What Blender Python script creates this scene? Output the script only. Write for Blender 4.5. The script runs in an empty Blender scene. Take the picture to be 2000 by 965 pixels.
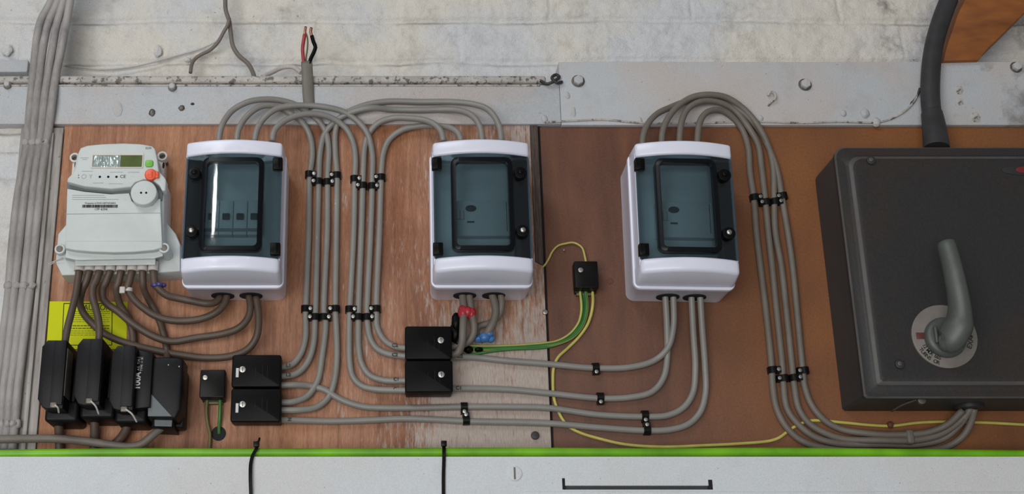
import bpy, bmesh, math, random
import numpy as np
from mathutils import Vector, Matrix, noise
C = bpy.context.scene.collection
PI = math.pi
random.seed(4)
# ---------------------------------------------------------------- camera model
F = 2520.0; PX0 = 745.0; PY0 = 482.5; DC = 1.6; HC = 1.3
TILT = math.atan((1350-PY0)/F)
def P(px, py, d=0.0):
    """photo pixel -> point on the plane d metres in front of the board face"""
    x = px-PX0; u = PY0-py
    dy = F*math.cos(TILT)-u*math.sin(TILT); dz = F*math.sin(TILT)+u*math.cos(TILT)
    k = (DC-d)/dy
    return Vector((x*k, -d, HC+dz*k))
cam = bpy.data.cameras.new('camera'); cam.sensor_width = 36; cam.lens = F/2000*36
cam.shift_x = (1000-PX0)/2000; cam.clip_start = .01
co = bpy.data.objects.new('camera', cam); C.objects.link(co)
co.location = (0, -DC, HC); co.rotation_euler = (PI/2+TILT, 0, 0)
bpy.context.scene.camera = co

# ---------------------------------------------------------------- materials
def s2l(c): return tuple((v/255/12.92 if v/255 <= .04045 else ((v/255+.055)/1.055)**2.4) for v in c)
class NT:
    def __init__(s, name):
        s.m = bpy.data.materials.new(name); s.m.use_nodes = True
        s.t = s.m.node_tree; s.n = s.t.nodes; s.b = s.n['Principled BSDF']; s.out = s.n['Material Output']
        s.tc = s.n.new('ShaderNodeTexCoord')
    def mp(s, scale=(1,1,1), loc=(0,0,0), rot=(0,0,0)):
        a = s.n.new('ShaderNodeMapping'); a.inputs['Scale'].default_value = scale; a.inputs['Location'].default_value = loc; a.inputs['Rotation'].default_value = rot
        s.t.links.new(s.tc.outputs['Object'], a.inputs[0]); return a.outputs[0]
    def noise(s, sc, vec=None, det=4, rough=.55, dist=0):
        a = s.n.new('ShaderNodeTexNoise'); a.inputs['Scale'].default_value = sc; a.inputs['Detail'].default_value = det
        a.inputs['Roughness'].default_value = rough; a.inputs['Distortion'].default_value = dist
        s.t.links.new(vec if vec else s.tc.outputs['Object'], a.inputs['Vector']); return a.outputs['Fac']
    def ramp(s, fac, stops, interp='LINEAR'):
        a = s.n.new('ShaderNodeValToRGB'); a.color_ramp.interpolation = interp; e = a.color_ramp.elements
        while len(e) < len(stops): e.new(.5)
        for i, (p, c) in enumerate(stops):
            e[i].position = p
            c = (c, c, c) if not isinstance(c, tuple) else c
            e[i].color = (*c, 1)
        s.t.links.new(fac, a.inputs[0]); return a.outputs[0]
    def mix(s, fac, a, b, mode='MIX'):
        m = s.n.new('ShaderNodeMix'); m.data_type = 'RGBA'; m.blend_type = mode
        for sock, v in ((m.inputs[0], fac), (m.inputs[6], a), (m.inputs[7], b)):
            if isinstance(v, (int, float)): sock.default_value = v
            elif isinstance(v, tuple): sock.default_value = (*v, 1)
            else: s.t.links.new(v, sock)
        return m.outputs[2]
    def math(s, op, a, b=0):
        m = s.n.new('ShaderNodeMath'); m.operation = op
        for sock, v in ((m.inputs[0], a), (m.inputs[1], b)):
            if isinstance(v, (int, float)): sock.default_value = v
            else: s.t.links.new(v, sock)
        return m.outputs[0]
    def col(s, c):
        if isinstance(c, tuple): s.b.inputs['Base Color'].default_value = (*c, 1)
        else: s.t.links.new(c, s.b.inputs['Base Color'])
    def bump(s, h, st, dist=.001):
        a = s.n.new('ShaderNodeBump'); a.inputs['Strength'].default_value = st; a.inputs['Distance'].default_value = dist
        s.t.links.new(h, a.inputs['Height']); s.t.links.new(a.outputs[0], s.b.inputs['Normal'])
    def fin(s, rough=.5, metal=0, spec=.5):
        s.b.inputs['Metallic'].default_value = metal
        s.b.inputs['Specular IOR Level'].default_value = spec
        if isinstance(rough, (int, float)): s.b.inputs['Roughness'].default_value = rough
        else: s.t.links.new(rough, s.b.inputs['Roughness'])
        return s.m
def mul(c, k): return tuple(v*k for v in c)
def plain(name, rgb, rough=.5, metal=0, var=.12, sc=60, bump=0, spec=.5, bs=400):
    q = NT(name); c = s2l(rgb)
    n = q.noise(sc)
    q.col(q.ramp(n, [(.3, mul(c, 1-var)), (.7, mul(c, 1+var))]))
    if bump: q.bump(q.noise(bs, det=2), bump, .0006)
    return q.fin(rough, metal, spec)

def paint(name, warm=(197,191,182), cool=(190,194,200), grime=.5, bump=.5, crack=False):
    q = NT(name)
    base = q.mix(q.ramp(q.noise(7, det=2), [(.4, 0.), (.6, 1.)]), s2l(warm), s2l(cool))
    dirt = q.ramp(q.noise(26, det=7, rough=.7), [(.52, 0.), (.8, grime)])
    c = q.mix(dirt, base, s2l((125,118,110)))
    if crack:
        a = q.n.new('ShaderNodeAttribute'); a.attribute_name = 'crack'
        c = q.mix(q.math('MULTIPLY', a.outputs['Fac'], .75), c, s2l((92,86,80)))
    sx = q.n.new('ShaderNodeSeparateXYZ'); q.t.links.new(q.tc.outputs['Object'], sx.inputs[0])
    wx = q.n.new('ShaderNodeMapRange'); wx.inputs[1].default_value = .64; wx.inputs[2].default_value = .86; q.t.links.new(sx.outputs[0], wx.inputs[0])
    wz = q.n.new('ShaderNodeMapRange'); wz.inputs[1].default_value = 1.95; wz.inputs[2].default_value = 2.0; q.t.links.new(sx.outputs[2], wz.inputs[0])
    soot = q.ramp(q.math('ADD', q.noise(13, det=6, rough=.65), q.math('MULTIPLY', q.math('MULTIPLY', wx.outputs[0], wz.outputs[0]), .20)), [(.70, 0.), (.86, .65)])
    c = q.mix(soot, c, s2l((84,74,66)))
    sp = q.ramp(q.noise(170, det=3, rough=.6), [(.70, 0.), (.76, .75)])
    c = q.mix(sp, c, s2l((95,88,82)))
    fine = q.ramp(q.noise(600, det=3), [(.3, .90), (.7, 1.05)])
    c = q.mix(1, c, fine, 'MULTIPLY')
    q.col(c)
    h = q.math('ADD', q.math('MULTIPLY', q.noise(60, det=5), 1.4), q.math('MULTIPLY', q.noise(420, det=3), .5))
    q.bump(h, bump, .002)
    return q.fin(.62, 0, .35)
M = {}
M['brick'] = paint('painted_brick', warm=(214,209,200), cool=(203,205,208), grime=.5, bump=.8, crack=True)
M['plank'] = paint('painted_plank', warm=(189,181,177), cool=(184,187,190), grime=.25, bump=.25)
M['conduit'] = None
M['trunking'] = paint('painted_trunking', warm=(207,208,208), cool=(209,214,218), grime=.12, bump=.12)
def m_conduit():
    q = NT('chipped_paint')
    base = q.mix(q.ramp(q.noise(30), [(.4, 0.), (.6, 1.)]), s2l((190,184,178)), s2l((168,163,158)))
    sp = q.ramp(q.noise(130, det=4, rough=.65), [(.53, 0.), (.60, .85)])
    q.col(q.mix(sp, base, s2l((84,78,74)))); q.bump(q.noise(130, det=4), .8, .002)
    return q.fin(.6)
M['conduit'] = m_conduit()
def m_batten():
    q = NT('painted_batten')
    n = q.noise(22, q.mp((3,1,.35)), det=6, rough=.65)
    c = q.ramp(n, [(.3, s2l((112,106,101))), (.5, s2l((156,150,145))), (.68, s2l((178,173,168)))])
    sp = q.ramp(q.noise(140, det=3), [(.68, 0.), (.74, .6)])
    q.col(q.mix(sp, c, s2l((80,75,70)))); q.bump(q.noise(90, q.mp((2,1,.5)), det=5), .5, .002)
    return q.fin(.65)
M['batten'] = m_batten()
def m_oldcable():
    q = NT('painted_cable')
    n = q.noise(40, q.mp((1,1,.3)), det=6, rough=.7)
    c = q.ramp(n, [(.3, s2l((120,115,112))), (.55, s2l((160,156,154))), (.75, s2l((176,172,170)))])
    q.col(c); q.bump(q.noise(150, det=4), .4, .0015)
    return q.fin(.6)
M['oldcable'] = m_oldcable()
def m_ply():      # pale plywood, vertical grain, whitewash residue towards its right edge
    q = NT('plywood')
    g = q.noise(9, q.mp((14,1,.8)), det=7, rough=.65, dist=.6)
    c = q.ramp(g, [(.25, s2l((132,92,72))), (.42, s2l((166,120,94))), (.58, s2l((188,140,112))), (.78, s2l((208,168,140)))])
    og = q.ramp(q.noise(5.5, q.mp((1,1,.8), (1,0,6)), det=3), [(.45, 0.), (.65, .38)])
    c = q.mix(og, c, s2l((192,128,74)))
    big = q.ramp(q.noise(6.5, q.mp((1,1,.6), (3,0,1)), det=4), [(.35, s2l((178,158,152))), (.62, (1,1,1))])
    c = q.mix(.75, c, big, 'MULTIPLY')
    sx = q.n.new('ShaderNodeSeparateXYZ'); q.t.links.new(q.tc.outputs['Object'], sx.inputs[0])
    # weathered whitewash: strong beyond x=.12, weak elsewhere, also lower down
    wx = q.n.new('ShaderNodeMapRange'); wx.inputs[1].default_value = -.10; wx.inputs[2].default_value = .19
    q.t.links.new(sx.outputs[0], wx.inputs[0])
    wz = q.n.new('ShaderNodeMapRange'); wz.inputs[1].default_value = 1.78; wz.inputs[2].default_value = 1.66
    q.t.links.new(sx.outputs[2], wz.inputs[0])
    amt = q.math('ADD', q.math('MULTIPLY', wx.outputs[0], .14), q.math('MULTIPLY', q.math('MULTIPLY', wx.outputs[0], wz.outputs[0]), .17))
    st = q.noise(38, q.mp((6,1,.9), (1,2,0)), det=7, rough=.72)
    bl = q.noise(7, q.mp((2,1,1.0), (5,1,0)), det=4)
    tot = q.math('ADD', q.math('ADD', q.math('MULTIPLY', st, .62), q.math('MULTIPLY', bl, .38)), amt)
    msk = q.ramp(tot, [(.60, 0.), (.70, .85)])
    c = q.mix(msk, c, s2l((186,176,168)))
    m2 = q.ramp(q.math('ADD', q.noise(75, q.mp((4,1,.45), (2,0,3)), det=5, rough=.7), q.math('MULTIPLY', wx.outputs[0], .06)), [(.635, 0.), (.70, .7)])
    c = q.mix(m2, c, s2l((192,176,164)))
    m3 = q.ramp(q.noise(60, q.mp((5,1,.35), (7,0,3)), det=5, rough=.7), [(.60, 0.), (.72, .55)])
    c = q.mix(m3, c, s2l((104,70,52)))
    gm = q.ramp(q.noise(300, q.mp((3,1,.35)), det=3), [(.3, .78), (.65, 1.10)])
    c = q.mix(1, c, gm, 'MULTIPLY')
    k = q.ramp(q.noise(30, q.mp((1,1,.7), (9,0,4)), det=3, rough=.6), [(.72, 0.), (.80, .8)])
    c = q.mix(k, c, s2l((66,36,24)))
    q.col(c); q.bump(q.noise(260, q.mp((3,1,.3)), det=4), .35, .001)
    return q.fin(.62, 0, .3)
M['ply'] = m_ply()
def m_ply2():     # darker red brown board
    q = NT('brown_board')
    g = q.noise(5, q.mp((5,1,1.2)), det=6, rough=.6, dist=.4)
    c = q.ramp(g, [(.3, s2l((88,56,43))), (.55, s2l((106,68,50))), (.75, s2l((120,78,54)))])
    sx = q.n.new('ShaderNodeSeparateXYZ'); q.t.links.new(q.tc.outputs['Object'], sx.inputs[0])
    wx = q.n.new('ShaderNodeMapRange'); wx.inputs[1].default_value = .36; wx.inputs[2].default_value = .56; q.t.links.new(sx.outputs[0], wx.inputs[0])
    c = q.mix(q.math('MULTIPLY', wx.outputs[0], q.ramp(q.noise(6, det=2), [(.35, .5), (.6, 1.)])), c, s2l((138,88,50)))
    f = q.ramp(q.noise(350, det=3), [(.3, .86), (.7, 1.08)])
    c = q.mix(1, c, f, 'MULTIPLY')
    k = q.ramp(q.noise(16, q.mp((3,1,.7), (2,0,7)), det=3), [(.74, 0.), (.80, .8)])
    c = q.mix(k, c, s2l((58,30,20)))
    w = q.ramp(q.noise(14, q.mp((.9,1,9), (4,0,2)), det=5, rough=.7), [(.74, 0.), (.80, .5)])
    c = q.mix(w, c, s2l((170,140,120)))
    q.col(c); q.bump(q.noise(300, det=4), .2, .001)
    return q.fin(.55, 0, .35)
M['ply2'] = m_ply2()
def m_grey_edge():
    q = NT('weathered_edge')
    g = q.noise(20, q.mp((14,1,1)), det=6, rough=.7)
    q.col(q.ramp(g, [(.35, s2l((50,38,33))), (.55, s2l((84,70,62))), (.72, s2l((120,108,100)))]))
    q.bump(g, .6, .002); return q.fin(.7)
M['edge'] = m_grey_edge()
def m_timber():
    q = NT('timber')
    g = q.noise(9, q.mp((2,1,6), rot=(0,.75,0)), det=6)
    q.col(q.ramp(g, [(.3, s2l((112,62,24))), (.7, s2l((150,90,38)))])); q.bump(q.noise(200), .2); return q.fin(.55)
M['timber'] = m_timber()
M['white'] = plain('white_plastic', (225,227,242), .28, var=.015, spec=.5)
M['meter'] = plain('meter_plastic', (196,203,201), .42, var=.02)
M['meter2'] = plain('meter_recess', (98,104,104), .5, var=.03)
M['cream'] = plain('cream_plastic', (208,202,196), .4, var=.02)
M['cable'] = plain('grey_cable', (134,131,126), .42, var=.07, sc=25, bump=.15)
M['cable_dirty'] = plain('dusty_grey_cable', (112,104,96), .55, var=.12, sc=35, bump=.25)
M['tail'] = plain('brown_grey_cable', (84,70,60), .5, var=.15, sc=25, bump=.2)
M['armour'] = plain('black_cable', (46,46,48), .6, var=.25, sc=40, bump=.4)
M['sheath'] = plain('flat_grey_sheath', (112,108,100), .5, var=.08, bump=.2)
M['black'] = plain('black_plastic', (13,12,12), .35, spec=.10, var=.15)
M['blackmatt'] = plain('bakelite', (20,20,23), .4, spec=.18, var=.2, bump=.15)
M['darkvoid'] = plain('dark_recess', (14,14,16), .8)
M['clip'] = plain('clip_plastic', (18,17,16), .35, spec=.15, var=.3)
M['steel'] = plain('screw_steel', (175,172,168), .35, 1, var=.15, sc=300)
M['dullsteel'] = plain('dull_screw', (112,106,100), .5, .8, var=.2, sc=300)
M['red'] = plain('red_insulation', (160,52,62), .45)
M['tapered'] = plain('red_tape', (176,44,54), .35, sc=150, var=.25)
M['tapeblue'] = plain('blue_tape', (62,112,172), .35, sc=150, var=.3)
M['tapeviolet'] = plain('violet_tape', (60,56,112), .3, sc=150, var=.3)
M['copper'] = plain('copper', (190,130,110), .35, 1)
M['green'] = plain('green_insulation', (58,112,48), .42, var=.1)
M['yellow'] = plain('yellow_insulation', (188,178,92), .45, var=.1)
M['olive'] = plain('olive_insulation', (104,96,56), .5)
def m_gcable():
    q = NT('lime_cable')
    n = q.noise(12, q.mp((1,1,1)), det=5)
    q.col(q.ramp(n, [(.35, s2l((88,146,14))), (.65, s2l((122,190,22)))]))
    return q.fin(.4)
M['lime'] = m_gcable()
M['sticker'] = plain('yellow_sticker', (204,210,16), .5, spec=.15, var=.03, sc=15)
M['ink'] = plain('ink', (32,30,26), .6)
M['faint'] = plain('faint_print', (150,155,155), .6)
M['whiteink'] = plain('white_print', (200,200,200), .5)
M['greylabel'] = plain('grey_label', (104,100,96), .5, var=.25, sc=90)
M['greytri'] = plain('grey_sticker', (96,104,108), .45, var=.1)
M['orange'] = plain('orange_button', (232,92,56), .35, var=.05)
M['gbtn'] = plain('green_button', (110,182,62), .35, var=.05)
M['ziptie'] = plain('white_ziptie', (190,184,178), .4)
M['lcd'] = plain('lcd_glass', (84,98,52), .12, var=.12, sc=80)
def m_foil():
    q = NT('crinkled_film'); q.col(s2l((176,190,186)))
    q.bump(q.noise(70, q.mp((3,1,.8)), det=2), 1., .004); return q.fin(.14, .55)
M['foil'] = m_foil()
def m_iso():
    q = NT('grey_hammered_steel')
    n = q.noise(6, det=5, rough=.6)
    c = q.mix(q.ramp(n, [(.42, 0.), (.62, 1.)]), s2l((41,41,42)), s2l((49,41,36)))
    r = q.ramp(q.noise(4.5, q.mp(loc=(1.3,0,.2)), det=6, rough=.7), [(.60, 0.), (.74, .45)])
    c = q.mix(r, c, s2l((80,48,38)))
    f = q.ramp(q.noise(420, det=3), [(.3, .82), (.7, 1.12)])
    c = q.mix(1, c, f, 'MULTIPLY')
    q.col(c); q.bump(q.noise(260, det=3), .2, .001)
    return q.fin(.52, .0, .45)
M['iso'] = m_iso()
M['iso_side'] = plain('blue_grey_steel', (50,53,55), .5, var=.12, sc=8, bump=.2)
M['iso_edge'] = plain('steel_edge_highlight', (74,72,69), .5, var=.2, sc=30)  # edge highlight painted in as paler steel on the cover rings
M['iso_dark'] = plain('dark_steel', (42,41,42), .5, var=.2, bump=.2)
M['handle'] = plain('cast_handle', (84,88,84), .48, .25, var=.12, sc=40, bump=.2)
M['dial'] = plain('dial_plate', (128,122,116), .5, .3, var=.12, sc=50)
M['dialred'] = plain('dial_red', (92,44,42), .5)
M['badgered'] = plain('badge_red', (120,36,40), .4)
M['breaker'] = plain('breaker_grey', (225,228,228), .5, var=.03)
M['breaker_dk'] = plain('breaker_dark', (56,64,68), .5)
M['rim'] = plain('smoke_rim', (9,13,18), .3, spec=.2)
def m_smoke():
    q = NT('smoked_polycarbonate')
    tr = q.n.new('ShaderNodeBsdfTransparent'); tr.inputs[0].default_value = (.57, .65, .675, 1)
    gl = q.n.new('ShaderNodeBsdfGlossy'); gl.inputs['Roughness'].default_value = .07; gl.inputs[0].default_value = (.9,.95,1,1)
    fr = q.n.new('ShaderNodeFresnel'); fr.inputs[0].default_value = 1.55
    mx = q.n.new('ShaderNodeMixShader')
    q.t.links.new(fr.outputs[0], mx.inputs[0]); q.t.links.new(tr.outputs[0], mx.inputs[1]); q.t.links.new(gl.outputs[0], mx.inputs[2])
    q.t.links.new(mx.outputs[0], q.out.inputs[0]); return q.m
M['smoke'] = m_smoke()

# ---------------------------------------------------------------- mesh helpers
def wloc(o):
    v = Vector((0,0,0))
    while o: v += o.location; o = o.parent
    return v
def finish(name, me, m, parent=None, origin=None, smooth=True):
    """me holds world coordinates; the object's origin goes to origin (or the parent's)."""
    base = wloc(parent) if parent else Vector((0,0,0))
    og = Vector(origin) if origin is not None else base
    me.transform(Matrix.Translation(-og))
    if isinstance(m, (list, tuple)):
        for k in m: me.materials.append(k)
    else: me.materials.append(m)
    if smooth:
        me.polygons.foreach_set('use_smooth', [True]*len(me.polygons))
        me.set_sharp_from_angle(angle=math.radians(38))
    o = bpy.data.objects.new(name, me); C.objects.link(o)
    o.location = og-base
    if parent: o.parent = parent
    return o
def from_bm(name, bm, m, parent=None, origin=None, smooth=True):
    bmesh.ops.recalc_face_normals(bm, faces=bm.faces)
    me = bpy.data.meshes.new(name); bm.to_mesh(me); bm.free()
    return finish(name, me, m, parent, origin, smooth)
def tag(o, label, cat, group=None, kind=None):
    if kind: o['kind'] = kind
    if label: o['label'] = label
    if cat: o['category'] = cat
    if group: o['group'] = group
    return o
def empty(name, loc, label, cat, group=None):
    o = bpy.data.objects.new(name, None); o.empty_display_size = .01; C.objects.link(o); o.location = loc
    return tag(o, label, cat, group)
def join(bm, other):
    me = bpy.data.meshes.new('t'); other.to_mesh(me); bm.from_mesh(me); bpy.data.meshes.remove(me); other.free()
def box(x0, x1, y0, y1, z0, z1, bev=0, seg=2, bm=None):
    b = bmesh.new()
    bmesh.ops.create_cube(b, size=1)
    for v in b.verts:
        v.co = Vector((x0+(v.co.x+.5)*(x1-x0), y0+(v.co.y+.5)*(y1-y0), z0+(v.co.z+.5)*(z1-z0)))
    if bev: bmesh.ops.bevel(b, geom=list(b.edges), offset=bev, segments=seg, profile=.5, affect='EDGES')
    if bm is not None: join(bm, b); return bm
    return b
def cyl(c, r, h, axis='Y', n=24, bm=None, r2=None, bev=0):
    """cylinder whose base centre is c; extends h along -Y (towards the viewer) or +Z / +X"""
    b = bmesh.new()
    bmesh.ops.create_cone(b, cap_ends=True, segments=n, radius1=r, radius2=r if r2 is None else r2, depth=h)
    bmesh.ops.translate(b, verts=b.verts, vec=(0,0,h/2))
    if bev:
        e = [e for e in b.edges if all(abs(v.co.z-h) < 1e-7 for v in e.verts)]
        bmesh.ops.bevel(b, geom=e, offset=bev, segments=3, profile=.5, affect='EDGES')
    rot = {'Y': Matrix.Rotation(PI/2, 4, 'X'), 'X': Matrix.Rotation(PI/2, 4, 'Y'), 'Z': Matrix.Identity(4)}[axis]
    bmesh.ops.transform(b, matrix=Matrix.Translation(Vector(c)) @ rot, verts=b.verts)
    if bm is not None: join(bm, b); return bm
    return b
def prism(pts, d0, d1, bev=0, seg=2, bm=None, back=False):
    """pts: (x,z) outline; extruded from depth d0 (back) to d1 (front, nearer the viewer); front edge bevelled"""
    b = bmesh.new()
    vs = [b.verts.new((x, -d0, z)) for x, z in pts]
    f = b.faces.new(vs)
    r = bmesh.ops.extrude_face_region(b, geom=[f])
    nv = [g for g in r['geom'] if isinstance(g, bmesh.types.BMVert)]
    for v in nv: v.co.y = -d1
    if bev:
        e = [e for e in b.edges if all(abs(v.co.y+d1) < 1e-7 for v in e.verts)]
        bmesh.ops.bevel(b, geom=e, offset=bev, segments=seg, profile=.5, affect='EDGES')
    if bm is not None: join(bm, b); return bm
    return b
def xz(px, d): return [(P(x, y, d).x, P(x, y, d).z) for x, y in px]
def rrect(x0, x1, z0, z1, r, n=5):
    out = []
    for cx, cz, a in ((x1-r, z1-r, 0), (x0+r, z1-r, PI/2), (x0+r, z0+r, PI), (x1-r, z0+r, 1.5*PI)):
        for i in range(n+1):
            t = a+PI/2*i/n; out.append((cx+r*math.cos(t), cz+r*math.sin(t)))
    return out
def loft(rings, bm=None):
    """rings: lists of Vector, same count; closes both ends"""
    b = bmesh.new(); R = [[b.verts.new(v) for v in r] for r in rings]
    n = len(R[0])
    for a, c in zip(R, R[1:]):
        for i in range(n): b.faces.new((a[i], a[(i+1) % n], c[(i+1) % n], c[i]))
    b.faces.new(R[0]); b.faces.new(list(reversed(R[-1])))
    if bm is not None: join(bm, b); return bm
    return b
def ring(outer, inner, d0, d1, bm=None):
    """frame between two outlines of equal count"""
    b = bmesh.new(); n = len(outer)
    L = [[b.verts.new((x, -d, z)) for x, z in o] for o, d in ((outer, d0), (outer, d1), (inner, d1), (inner, d0))]
    for k in range(4):
        A, B = L[k], L[(k+1) % 4]
        for i in range(n): b.faces.new((A[i], A[(i+1) % n], B[(i+1) % n], B[i]))
    if bm is not None: join(bm, b); return bm
    return b
def spline(pts, step=.004):
    """centripetal Catmull-Rom through pts, list of Vector (with optional radius as 4th)"""
    out = []
    n = len(pts)
    for i in range(n-1):
        p0 = pts[i-1] if i else pts[0]*2-pts[1]
        p1, p2 = pts[i], pts[i+1]
        p3 = pts[i+2] if i+2 < n else pts[-1]*2-pts[-2]
        def dt(a, b): return max((b-a).length**.5, 1e-4)
        t0 = 0; t1 = t0+dt(p0, p1); t2 = t1+dt(p1, p2); t3 = t2+dt(p2, p3)
        k = max(2, int((p2-p1).length/step))
        for j in range(k):
            t = t1+(t2-t1)*j/k
            A1 = p0*((t1-t)/(t1-t0))+p1*((t-t0)/(t1-t0)); A2 = p1*((t2-t)/(t2-t1))+p2*((t-t1)/(t2-t1)); A3 = p2*((t3-t)/(t3-t2))+p3*((t-t2)/(t3-t2))
            B1 = A1*((t2-t)/(t2-t0))+A2*((t-t0)/(t2-t0)); B2 = A2*((t3-t)/(t3-t1))+A3*((t-t1)/(t3-t1))
            out.append(B1*((t2-t)/(t2-t1))+B2*((t-t1)/(t2-t1)))
    out.append(pts[-1].copy())
    return out
def tube_mesh(pts, r, n=12, stripe=None, flat=1.0, step=.004, twist=0):
    """pts: list of 4-vectors (x,y,z,scale) or 3-vectors"""
    p4 = [Vector((*p[:3], p[3] if len(p) > 3 else 1.0)) for p in pts]
    sp = spline(p4, step)
    ps = [Vector(s[:3]) for s in sp]
    verts = []; faces = []; mi = []
    up = None
    for i, p in enumerate(ps):
        t = (ps[min(i+1, len(ps)-1)]-ps[max(i-1, 0)]).normalized()
        if up is None:
            up = Vector((0, 1, 0)) if abs(t.y) < .9 else Vector((1, 0, 0))
        up = (up-t*up.dot(t)).normalized()
        s = t.cross(up)
        for k in range(n):
            a = 2*PI*k/n+twist*i
            verts.append(p+(up*math.cos(a)*flat+s*math.sin(a))*r*sp[i][3])
    for i in range(len(ps)-1):
        for k in range(n):
            a, b = i*n+k, i*n+(k+1) % n
            faces.append((a, b, b+n, a+n)); mi.append(1 if stripe and (k % n) in stripe else 0)
    faces.append(tuple(range(n))[::-1]); mi.append(0)
    L = (len(ps)-1)*n; faces.append(tuple(range(L, L+n))); mi.append(0)
    me = bpy.data.meshes.new('tube'); me.from_pydata([tuple(v) for v in verts], [], faces)
    me.polygons.foreach_set('material_index', mi)
    me.polygons.foreach_set('use_smooth', [True]*len(faces))
    return me
def pp(path, d=None):
    """pixel path -> points; entries (px,py) or (px,py,d) or (px,py,d,scale)"""
    out = []
    for q in path:
        dd = q[2] if len(q) > 2 and q[2] is not None else d
        v = P(q[0], q[1], dd)
        out.append((*v, q[3] if len(q) > 3 else 1.0))
    return out
def cable(name, path, r, m, label=None, cat='cable', group=None, d=None, parent=None, n=12, stripe=None, flat=1.0, twist=0, step=.004):
    pts = pp(path, d if d is not None else r+.0006)
    me = tube_mesh(pts, r, n, stripe, flat, step, twist)
    o = finish(name, me, m, parent, None if parent else Vector(pts[0][:3]), smooth=False)
    me.polygons.foreach_set('use_smooth', [len(p.vertices) == 4 for p in me.polygons])
    if not parent: tag(o, label, cat, group)
    return o
def text(name, body, loc, size, m, parent, rot=0, align='CENTER', yrot=None, bold=0, sx=1.0):
    cu = bpy.data.curves.new('t', 'FONT'); cu.body = body; cu.size = size; cu.align_x = align; cu.align_y = 'CENTER'
    cu.extrude = .0001; cu.offset = bold; cu.resolution_u = 3
    to = bpy.data.objects.new('t', cu); C.objects.link(to)
    bpy.context.view_layer.update()
    me = bpy.data.meshes.new_from_object(to.evaluated_get(bpy.context.evaluated_depsgraph_get()))
    bpy.data.objects.remove(to); bpy.data.curves.remove(cu)
    if yrot is None: R = Matrix.Rotation(rot, 4, 'Y') @ Matrix.Rotation(PI/2, 4, 'X')
    else: R = yrot
    me.transform(Matrix.Translation(Vector(loc)) @ R @ Matrix.Diagonal((sx,1,1,1)))
    me.materials.clear()
    return finish(name, me, m, parent, smooth=False)

# ---------------------------------------------------------------- setting: wall, planks, battens
WY = .060      # brick face lies this far behind the board face
def brick_wall():
    x0, x1 = -.74, 1.15
    X = np.concatenate([np.arange(x0, -.44, .0024), np.arange(-.44, x1, .0024)])
    Z = np.concatenate([np.arange(1.42, 1.99, .005), np.arange(1.99, 2.40, .0021)])
    nx, nz = len(X), len(Z)
    zr = P(600, 41, -WY).z                      # a bed joint
    pitch = zr-P(600, 120, -WY).z
    jx = P(1354, 10, -WY).x; bl = (P(1354, 10, -WY).x-P(1070, 10, -WY).x)
    jB = P(1187, 70, -WY).x
    verts = []; grime = []
    zstep = P(600, 245, 0).z+.006   # below the planks the wall stands forward, just behind the boards
    V = Vector
    for z in Z:
        for x in X:
            w = noise.noise(V((x*7, z*7, 1.3)))*.005+noise.noise(V((x*45, z*45, 4.3)))*.0010
            zz = (zr-z+w)/pitch
            row = math.floor(zz); fz = zz-row
            off = jx if row % 2 else jB
            w2 = noise.noise(V((x*9, z*9, 7.3)))*.005
            xx = (x-off+w2)/bl; fx = xx-math.floor(xx)
            dzt = fz*pitch; dzb = (1-fz)*pitch; dx = min(fx, 1-fx)*bl
            vm = max(0., min(1., .15+x*.55+1.1*noise.noise(V((row*2.3, math.floor(xx)*1.7, 5.)))))
            e = min(dzt, dzb, dx*1.3+.012*(1-vm))
            g = max(0, 1-e/.0075); g = g*g*(3-2*g)
            soft = .5+.5*noise.noise(V((x*11, z*11, 3.1)))
            # thin crack where paint bridges brick and mortar
            ce = min(abs(dzt-.0045), abs(dx-.004)*1.4+.0006+.01*(1-vm))
            ck = max(0, 1-ce/.0030)*max(0, min(1, .30+1.5*noise.noise(V((x*13, z*13, 9.1)))))
            br = noise.noise(V((math.floor(xx)*3.7, row*5.1, 0.5)))*.0020
            fine = noise.fractal(V((x*38, z*38, .2)), .7, 2.1, 6)*.0019
            verts.append((x, (WY if z > zstep else .0108)+.0045*g*(.6+.4*soft)+.0020*ck-fine-br, z)); grime.append(ck)
    faces = [(j*nx+i, j*nx+i+1, (j+1)*nx+i+1, (j+1)*nx+i) for j in range(nz-1) for i in range(nx-1)]
    n0 = len(verts)
    verts += [(x0, WY+.1, 1.42), (x1, WY+.1, 1.42), (x1, WY+.1, 2.40), (x0, WY+.1, 2.40)]; grime += [0]*4
    faces += [(n0, n0+3, n0+2, n0+1)]
    me = bpy.data.meshes.new('wall_back'); me.from_pydata(verts, [], faces)
    at = me.attributes.new('crack', 'FLOAT', 'POINT'); at.data.foreach_set('value', grime)
    o = finish('wall_back', me, M['brick'], None, (0,0,0), smooth=False)
    me.polygons.foreach_set('use_smooth', [True]*len(faces))
    o['kind'] = 'structure'
brick_wall()
def struct(name, bm, m, origin=(0,0,0)):
    o = from_bm(name, bm, m, None, origin); o['kind'] = 'structure'; return o
BT = .018      # board thickness
PF = .0040     # the painted planks stand this far proud of the boards
zt_left = P(500, 166, PF).z; zt_right = P(1300, 121, PF).z; xj = P(1093, 180, PF).x
bz1 = P(600, 245, 0).z; bz0 = P(600, 905, 0).z
struct('trim_1', box(-.70, xj, -PF, WY+.004, bz1+.0004, zt_left, .0010), M['plank'])
struct('trim_2', box(xj+.0004, 1.12, -PF-.0008, WY+.004, P(1500, 247, 0).z, zt_right, .0010), M['plank'])
bxl = P(127, 243, 0).x; bxs = P(1037, 300, 0).x; bxr = P(1050, 245, 0).x
zn = P(1040, 520, 0).z
pts = [(bxl, bz0), (bxr, bz0), (bxr, zn), (bxs, zn+.006), (bxs, bz1), (bxl, bz1)]
lbo = from_bm('plywood_board', prism(pts, -.0032, 0, .0006), M['ply'], None, (0,0,0))
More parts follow.
